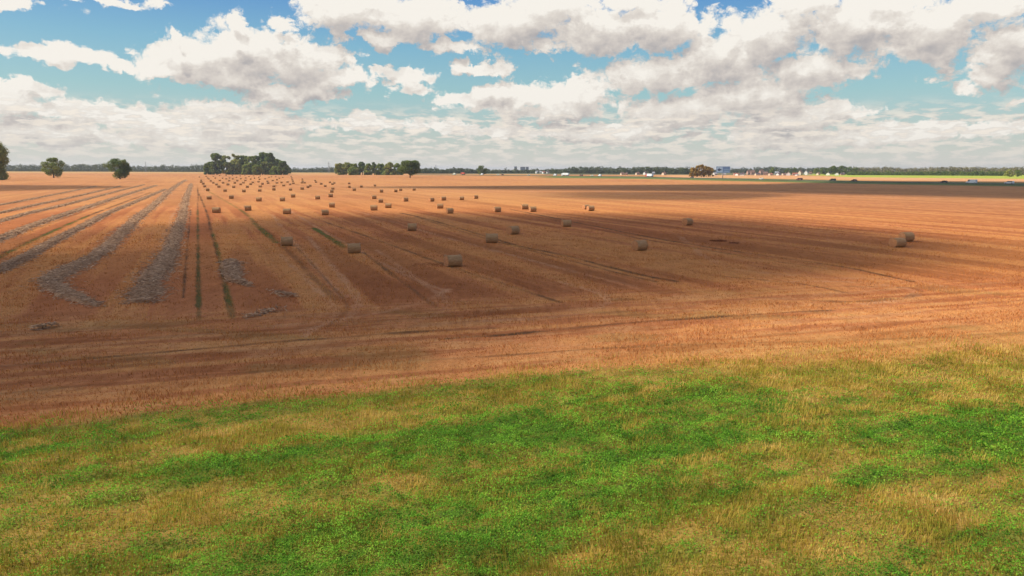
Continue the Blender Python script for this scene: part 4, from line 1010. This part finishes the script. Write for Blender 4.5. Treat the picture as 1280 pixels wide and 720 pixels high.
# ------------------------------------------------------------------ village
WM = {'white': noise_mat('white_render', (.62, .60, .55), (.78, .76, .70), .5), 'cream': noise_mat('cream_render', (.55, .45, .32), (.68, .58, .44), .5),
      'pink': noise_mat('pinkish_brick', (.42, .24, .18), (.52, .32, .25), .5), 'grey': noise_mat('grey_render', (.35, .34, .33), (.46, .45, .44), .5), 'blue': noise_mat('bluish_panel', (.16, .19, .25), (.22, .25, .31), .3)}
RM = {'red': noise_mat('red_roof_tiles', (.28, .10, .07), (.40, .16, .11), 1), 'brown': noise_mat('brown_roof_tiles', (.16, .09, .07), (.24, .15, .12), 1), 'grey': noise_mat('grey_roof', (.22, .22, .23), (.34, .34, .35), 1), 'dark': noise_mat('dark_roof', (.08, .06, .07), (.14, .11, .12), 1)}
def house(px, D, wpx, hpx, wall, roof, rot, label, gable=.45, depth=None, name='house', cat='house', windows=3, group='village houses behind the highway'):
    w = wpx * D / F; h = hpx * D / F; dp = depth or max(7, w * .7); p = at_dist(px, D)
    r0 = empty(name, (p[0], p[1], 0), rot); tag(r0, label, cat, group)
    hw = h * (1 - gable)
    wl = MB().box(-w / 2, w / 2, -dp / 2, dp / 2, -.3, hw)
    if gable > 0:  # gable walls
        for s in (-1, 1):
            x = s * w / 2; n = len(wl.v); wl.v += [(x, -dp / 2, hw), (x, dp / 2, hw), (x, 0, h - .15)]; wl.f.append((n, n + 1, n + 2))
    wl.build('wall', WM[wall], r0)
    if gable > 0:
        e = .5; b = MB(); sl_ = (h - hw) / (dp / 2)
        prof = [(-dp / 2 - e, hw - e * sl_), (0, h), (dp / 2 + e, hw - e * sl_), (dp / 2 + e, hw - e * sl_ + .22), (0, h + .25), (-dp / 2 - e, hw - e * sl_ + .22)]
        n = len(b.v); k = 6
        b.v = [(-w / 2 - e, y_, z_) for y_, z_ in prof] + [(w / 2 + e, y_, z_) for y_, z_ in prof]
        b.f = [tuple(range(k - 1, -1, -1)), tuple(range(k, 2 * k))] + [(i, (i + 1) % k, k + (i + 1) % k, k + i) for i in range(k)]
        rf = b.build('roof', RM[roof], r0)
        MB().box(w * .18, w * .18 + .8, -.4, .4, h - .3, h + 1.1).build('chimney', WM['pink'], rf)
    else:
        MB().box(-w / 2 - .2, w / 2 + .2, -dp / 2 - .2, dp / 2 + .2, hw + .003, hw + .4).build('roof', RM[roof], r0)
    for i in range(windows):
        x = -w / 2 + w * (i + .5) / windows
        nf = max(1, int(hw / 3.2))
        for q_ in range(nf):
            z = 1.1 + q_ * 3.1
            if z + 1.3 < hw:
                wi = MB().box(x - .6, x + .6, -dp / 2 - .05, -dp / 2 + .02, z, z + 1.3).build('window', m_glass, r0)
                MB().box(x - .7, x + .7, -dp / 2 - .12, -dp / 2 - .003, z - .12, z - .003).build('sill', WM['white'], wi)
    return r0
H_ = [(894, 1250, 3.8, 3.6, 'white', 'grey', .2, 'white house between the rusty trees and the blue sign'),
      (905, 1260, 4.5, 2.4, 'cream', 'grey', -.2, 'low cream house seen under the blue sign'),
      (919, 1300, 3.2, 2.6, 'pink', 'red', .1, 'small pink house with red roof just past the blue sign'),
      (922, 1250, 3.0, 2.6, 'white', 'red', .5, 'white gabled house past the blue sign, first of a pair'),
      (928, 1255, 4.6, 3.0, 'white', 'dark', -.4, 'wide white house with pale roof, second of the pair past the blue sign'),
      (936, 1500, 4.2, 5.0, 'pink', 'brown', .2, 'tall pink block of the village, first in the row'),
      (941, 1450, 4.5, 5.5, 'pink', 'brown', -.1, 'tall pink block of the village, second in the row'),
      (947, 1300, 5.4, 3.0, 'cream', 'dark', .1, 'cream bungalow in front of the pink village blocks'),
      (952, 1480, 5.0, 6.0, 'pink', 'brown', .3, 'tallest pink village house with brown roof'),
      (957, 1350, 5.2, 4.0, 'pink', 'brown', -.3, 'pink house just before the green village tree'),
      (963.5, 1300, 4.0, 2.6, 'cream', 'red', .2, 'small cream house under the green village tree'),
      (971, 1450, 4.2, 4.2, 'grey', 'grey', -.2, 'grey two storey house past the green village tree'),
      (973.5, 1300, 3.4, 3.0, 'white', 'dark', .3, 'little white house with dark roof below the grey one'),
      (981, 1350, 5.5, 2.4, 'cream', 'brown', .1, 'long low cream building beneath the single dark tree'),
      (985.5, 1280, 2.4, 4.2, 'white', 'grey', 1.2, 'narrow bright white house front by the single dark tree'),
      (994, 1300, 5.6, 3.2, 'pink', 'red', -.2, 'pinkish red roofed house near the narrow white one'),
      (996.5, 1260, 2.6, 1.6, 'white', 'grey', .3, 'small white shed in front of the red roofed house'),
      (1000.5, 1450, 3.0, 5.4, 'cream', 'brown', .5, 'cream upright house rising behind the red roofed one'),
      (1008, 1450, 4.6, 5.2, 'white', 'grey', .9, 'bright white barn with one long slanting roof in the village'),
      (1013, 1500, 3.0, 3.4, 'cream', 'brown', -.3, 'small cream house beside the slanting white barn'),
      (1023, 1400, 2.6, 3.0, 'cream', 'brown', .3, 'tiny cream house before the dark village clump'),
      (1035.5, 1380, 3.0, 3.4, 'white', 'dark', .9, 'white gable of a dark roofed house under the dark trees, first of two'),
      (1046.5, 1380, 4.2, 3.2, 'white', 'dark', 1.0, 'white gable with purple-brown roof beneath the tallest dark trees'),
      (1053.5, 1390, 4.4, 3.0, 'pink', 'dark', -.2, 'dark roofed pink house beside the white gable'),
      (1066.5, 1500, 2.6, 2.0, 'grey', 'grey', .1, 'low grey shed at the end of the village row'),
      (671, 1700, 2.2, 3.4, 'white', 'grey', .3, 'white house at the start of the scattered houses behind the far highway'),
      (676, 1700, 2.4, 2.8, 'cream', 'grey', -.3, 'cream house second of the scattered houses behind the far highway'),
      (679.5, 1650, 2.6, 3.0, 'white', 'red', .4, 'white red roofed house third of the scattered houses'),
      (685, 1700, 2.8, 3.2, 'white', 'dark', .2, 'last white house of the scattered group before the small white van'),
      (778, 1280, 4.0, 3.0, 'cream', 'brown', .2, 'cream house on the edge of the long dark wood'),
      (783, 1300, 2.6, 2.4, 'pink', 'brown', -.3, 'brownish shed next to the cream house by the long dark wood'),
      (797, 1350, 4.2, 3.0, 'cream', 'brown', .3, 'cream house in a yard shortly before the red lorry cab'),
      (806.5, 1380, 3.0, 3.6, 'white', 'dark', .5, 'white roofed house directly behind the red lorry cab'),
      (817, 1400, 2.8, 3.4, 'grey', 'grey', -.2, 'grey pointed house roof behind the white trailer'),
      (830, 1280, 3.4, 3.6, 'cream', 'brown', .4, 'cream gabled house past the white trailer')]
for px, D, w_, h_, wl_, rf_, rot, lab in H_: house(px, D, w_, h_, wl_, rf_, rot, lab)
for px, w_, h_, lab in ((644.5, 3.2, 7.0, 'dark blue-grey tower block on the horizon, first of three'), (653.5, 6.0, 6.6, 'wide blue-grey block on the horizon, middle of three'), (659, 3.4, 6.6, 'paler blue block on the horizon, last of three')):
    house(px, 2300, w_, h_, 'blue', 'grey', 0, lab, gable=0.02 if False else 0.0, depth=16, name='tower_block', cat='tower block', windows=4, group='tower blocks on the horizon')

# billboard
def billboard():
    D = 800; p = at_dist(903.8, D); s = D / F
    r0 = empty('billboard', (p[0], p[1], 0), math.atan2(-p[0], p[1]) * 1.0)
    tag(r0, 'large blue-grey billboard with a dark emblem on a single dark pole', 'billboard')
    w = 16.0 * s; z0 = (210.2 + 2.7 + H * F / D - 216.0) * s; z1 = z0 + 7.2 * s
    mb_ = noise_mat('billboard_blue', (.10, .15, .27), (.15, .21, .35), .15); ml = noise_mat('billboard_pale', (.30, .36, .48), (.36, .42, .54), .3); md = noise_mat('billboard_emblem', (.03, .035, .08), (.05, .055, .11), .4); mp_ = noise_mat('pole_steel', (.10, .09, .08), (.16, .14, .12), 1)
    b = MB().box(-w / 2, w / 2, -.25, .25, z0, z1).build('panel', mb_, r0)
    MB().box(-w / 2 - .12, w / 2 + .12, -.32, -.2, z1, z1 + .25).box(-w / 2 - .12, w / 2 + .12, -.32, -.2, z0 - .25, z0).box(-w / 2 - .25, -w / 2, -.32, -.2, z0 - .25, z1 + .25).box(w / 2, w / 2 + .25, -.32, -.2, z0 - .25, z1 + .25).build('frame', ml, r0)
    # emblem: a dark bird-like blot on a paler field, and pale ruled lines of text
    MB().box(-w / 2 + .3, -w * .03, -.27, -.255, z0 + .5, z1 - .5).build('pale_field', ml, r0)
    cz = (z0 + z1) / 2; e = MB(); cx = -w * .27
    e.prism([(cx - 2.4, cz - .1), (cx - .9, cz + .7), (cx - .3, cz + 2.0), (cx + .3, cz + .8), (cx + 1.2, cz + .5), (cx + 2.5, cz + .2), (cx + 2.0, cz - .7), (cx + .6, cz - 1.0), (cx - .3, cz - 1.8), (cx - 1.3, cz - 1.2)], -.33, -.28)
    e.build('emblem', md, r0)
    MB().tube((0, 0, -.3), (0, 0, z0), .38, .34, 14).build('pole', mp_, r0)
    t = MB()
    t.box(.8, w / 2 - 1.0, -.28, -.26, z0 + .9, z0 + 1.3).box(.8, w / 2 - .6, -.28, -.26, cz - .1, cz + .25).build('stripe', ml, r0)
billboard()

# masts on the horizon
def mast(px, D, top, label, cross=True):
    p = at_dist(px, D); base = 210.2 + .003 * px + H * F / D; h = (base - top) * D / F
    r0 = empty('lattice_mast', (p[0], p[1], 0)); tag(r0, label, 'mast', 'thin masts on the horizon')
    mm = noise_mat('galvanised_steel', (.22, .23, .24), (.34, .35, .36), .5)
    b = MB(); w = 1.6
    for sx in (-1, 1):
        for sy in (-1, 1): b.tube((sx * w, sy * w, -.3), (sx * .25, sy * .25, h), .16, .10, 5)
    for i in range(8):
        f0 = i / 8; f1 = (i + 1) / 8; w0 = w * (1 - f0) + .25 * f0; w1 = w * (1 - f1) + .25 * f1
        b.tube((-w0, -w0, h * f0), (w1, -w1, h * f1), .07, .07, 4); b.tube((w0, w0, h * f0), (-w1, w1, h * f1), .07, .07, 4)
    b.build('lattice', mm, r0)
    if cross:
        for z in (.72, .86): MB().box(-4.5 * (1.4 - z), 4.5 * (1.4 - z), -.12, .12, h * z, h * z + .35).build('cross_arm', mm, r0)
mast(182.5, 1700, 202.5, 'thin mast above the far wood past the dark lone oak', False)
mast(411.2, 1500, 203.0, 'thin pylon standing just before the low grove')
mast(545, 1650, 206.5, 'thin pylon above the hedge before the red lorry')

# ------------------------------------------------------------------ clouds overhead, off the picture, that shade the field
SX, SY, SZ = sdir
def lift(x, y, alt): return x + SX / SZ * alt, y + SY / SZ * alt
def cloud_volume(name, sigma):
    m = bpy.data.materials.new(name); m.use_nodes = True; nt = m.node_tree
    for n in list(nt.nodes):
        if n.type == 'BSDF_PRINCIPLED': nt.nodes.remove(n)
    v = N(nt, 'ShaderNodeVolumePrincipled'); v.inputs['Color'].default_value = (1, 1, 1, 1); v.inputs['Density'].default_value = sigma
    out = [n for n in nt.nodes if n.type == 'OUTPUT_MATERIAL'][0]; nt.links.new(v.outputs[0], out.inputs['Volume'])
    return m
SIG = 0.10
m_cloud = cloud_volume('cloud_vapour', SIG)
def cloud_from_map(name, label, x0, x1, y0, y1, step, shade_fn, alt):
    xs = np.arange(x0, x1 + step, step); ys = np.arange(y0, y1 + step, step)
    Xg, Yg = np.meshgrid(xs, ys, indexing='ij')
    T = 1 - np.clip(shade_fn(Xg, Yg), 0, .97)                   # wanted sunlight
    th = -np.log(T) / SIG * SZ                                  # vertical thickness giving it along the sun's path
    th[0, :] = th[-1, :] = 0; th[:, 0] = th[:, -1] = 0
    th = np.where(th < .25, 0.0, th)
    n1_, n2_ = Xg.shape
    Lx, Ly = lift(Xg, Yg, alt)
    top = np.stack([Lx, Ly, alt + th * .75], -1).reshape(-1, 3); bot = np.stack([Lx, Ly, alt - th * .25], -1).reshape(-1, 3)
    n = n1_ * n2_; tf = th.ravel()
    i, j = np.meshgrid(np.arange(n1_ - 1), np.arange(n2_ - 1), indexing='ij'); q = (i * n2_ + j).ravel()
    Fq = np.stack([q, q + n2_, q + n2_ + 1, q + 1], 1)
    keep = tf[Fq].max(1) > 0
    Fq = Fq[keep]
    remap = np.arange(2 * n); rim = np.where(tf <= 0)[0]; remap[rim + n] = rim
    V = np.concatenate([top, bot]); Fb = remap[(Fq + n)[:, ::-1]]
    Fa = np.concatenate([Fq, Fb])
    usedv = np.unique(Fa); inv = np.zeros(2 * n, int); inv[usedv] = np.arange(len(usedv))
    o = np_mesh(name, V[usedv], inv[Fa], m_cloud, smooth=True)
    return tag(o, label, kind='structure')

sctl = [  # (px, py, shade)
    (-150, 262, .0), (0, 262, .0), (0, 285, .15), (0, 305, .45), (0, 330, .8), (0, 380, .97), (0, 430, .95), (0, 480, .8), (0, 540, .55), (0, 620, .5), (0, 715, .5), (-250, 330, .8), (-250, 450, .9), (-250, 600, .5),
    (150, 258, 0), (150, 275, .25), (150, 300, .65), (150, 340, .95), (150, 400, .97), (150, 450, .85), (150, 500, .6), (150, 600, .4), (150, 700, .45),
    (250, 257, 0), (250, 268, .3), (250, 285, .75), (250, 320, .95), (300, 400, .93), (300, 450, .7), (300, 500, .5), (300, 600, .35), (300, 700, .45),
    (400, 260, 0), (400, 268, .45), (400, 276, .85), (400, 310, .95), (450, 360, .97), (450, 400, .85), (450, 440, .5), (450, 500, .35), (450, 600, .3), (450, 700, .4),
    (550, 262, 0), (550, 268, .55), (550, 275, .85), (600, 310, .92), (600, 350, .92), (600, 390, .7), (600, 430, .4), (600, 500, .3), (600, 600, .25), (600, 700, .3),
    (700, 263, 0), (700, 269, .6), (700, 276, .9), (750, 310, .9), (750, 340, .85), (750, 370, .6), (750, 420, .3), (750, 500, .2), (750, 600, .2), (750, 700, .25),
    (850, 262, 0), (850, 270, .5), (850, 280, .85), (870, 310, .92), (880, 340, .85), (880, 370, .6), (880, 420, .15), (880, 500, .08), (880, 650, .12),
    (980, 268, 0), (980, 277, .4), (980, 290, .82), (1000, 310, .85), (1000, 330, .75), (1000, 360, .4), (1000, 400, .05), (1000, 500, 0), (1000, 650, .1),
    (1080, 280, 0), (1080, 290, .45), (1100, 305, .7), (1100, 325, .6), (1100, 350, .3), (1100, 400, 0), (1150, 550, 0), (1150, 700, .1),
    (1200, 290, 0), (1200, 305, .4), (1200, 320, .4), (1200, 345, .15), (1200, 365, 0), (1280, 300, .1), (1280, 320, .2), (1280, 345, 0), (1280, 450, 0), (1280, 600, 0), (1280, 720, .1), (1500, 400, 0), (1600, 300, 0), (1500, 600, 0), (600, 250, 0), (300, 245, 0), (1000, 255, 0), (0, 245, 0), (-300, 250, 0)]
def near_shade(x, y):
    d = np.maximum(np.hypot(x, y), 8.0); a = np.arctan2(x, np.maximum(y, .1))
    P = np.array([[*G(p, q_), s] for p, q_, s in sctl])
    ca = np.arctan2(P[:, 0], P[:, 1]); cdp = np.log(np.hypot(P[:, 0], P[:, 1]))
    num = np.zeros_like(x); den = np.full_like(x, 1e-9)
    for A0, D0, s in zip(ca, cdp, P[:, 2]):
        w = 1 / (((a - A0) / .085) ** 2 + ((np.log(d) - D0) / .085) ** 2 + .35) ** 2.2
        num += w * s; den += w
    s = num / den
    s = s + (fbm(x / 30, y / 20, 201, 4) - .5) * .16 * (s > .05)
    s = sm(0.03, 0.9, s) * .93
    s *= 1 - .75 * (1 - sm(-4, 3, rel_y(x, y)))
    s *= 1 - sm(215, 235, d)
    s *= sm(2, 12, y)
    return s
cloud_from_map('sky_cloud', 'thin low cloud overhead shading the near field', -190, 190, -4, 232, 3.0, near_shade, 620)
def far_shade(x, y):
    px, py = project(x, y)
    n = (fbm(x / 60, y / 25, 211, 3) - .5)
    top = np.interp(px, [380, 430, 560, 700, 820, 960, 1060, 1280, 1700], [234, 233.2, 232.6, 231.6, 230.6, 229.6, 226.0, 226.5, 229]) + n * 1.0
    bot = np.interp(px, [380, 430, 560, 640, 700, 760, 900, 960, 1100, 1280, 1700], [234, 234.6, 236.5, 238, 238.5, 239, 240.4, 242, 244.5, 249, 264]) + n * 1.5
    s = sm(-.4, 1.0, py - top) * (1 - sm(-2.4, 1.6, py - bot)) * sm(380, 470, px)
    # weaker second lobe
    t2 = np.interp(px, [600, 700, 900, 1000], [242, 240, 240, 243]); b2 = np.interp(px, [600, 700, 800, 900, 1000], [243, 248, 251, 251, 244]) + n * 3
    s2 = sm(-1, 1, py - t2) * (1 - sm(-2.5, 2.0, py - b2)) * sm(620, 760, px) * (1 - sm(930, 1040, px)) * .75
    t3 = np.interp(px, [-200, 0, 100, 190], [229.5, 231, 231.5, 233.5]); b3 = np.interp(px, [-200, 0, 100, 190], [244, 239, 236, 234.0]) + n
    s3 = sm(-.5, 1, py - t3) * (1 - sm(-1, 1, py - b3)) * (1 - sm(120, 190, px)) * .75
    return np.clip(np.maximum(np.maximum(s * .93, s2), s3), 0, .95) * (y > 120)
cloud_from_map('sky_cloud', 'longer low cloud overhead shading the strips by the highway', -420, 640, 190, 660, 5.0, far_shade, 620)

# ------------------------------------------------------------------ haze
hm = bpy.data.materials.new('haze_air'); hm.use_nodes = True
for n in list(hm.node_tree.nodes):
    if n.type == 'BSDF_PRINCIPLED': hm.node_tree.nodes.remove(n)
hv = N(hm.node_tree, 'ShaderNodeVolumePrincipled'); hv.inputs['Color'].default_value = (0.93, 0.95, 1.0, 1); hv.inputs['Density'].default_value = 0.00008; hv.inputs['Anisotropy'].default_value = 0.2
hm.node_tree.links.new(hv.outputs[0], [n for n in hm.node_tree.nodes if n.type == 'OUTPUT_MATERIAL'][0].inputs['Volume'])
hz_o = MB().box(-15000, 15000, -15000, 15000, -1.2, 48).build('haze', hm)
tag(hz_o, 'thin summer haze over the fields', kind='stuff')

# ------------------------------------------------------------------ render settings
vs = scn.view_settings
vs.view_transform = 'Standard'; vs.look = 'None'; vs.exposure = 0.26; vs.gamma = 1; vs.use_curve_mapping = False
cy = scn.cycles
cy.max_bounces = 5; cy.diffuse_bounces = 2; cy.glossy_bounces = 2; cy.transmission_bounces = 3; cy.transparent_max_bounces = 12; cy.volume_bounces = 0
cy.use_denoising = True; cy.sample_clamp_indirect = 6
cy.use_adaptive_sampling = True; cy.adaptive_threshold = 0.02
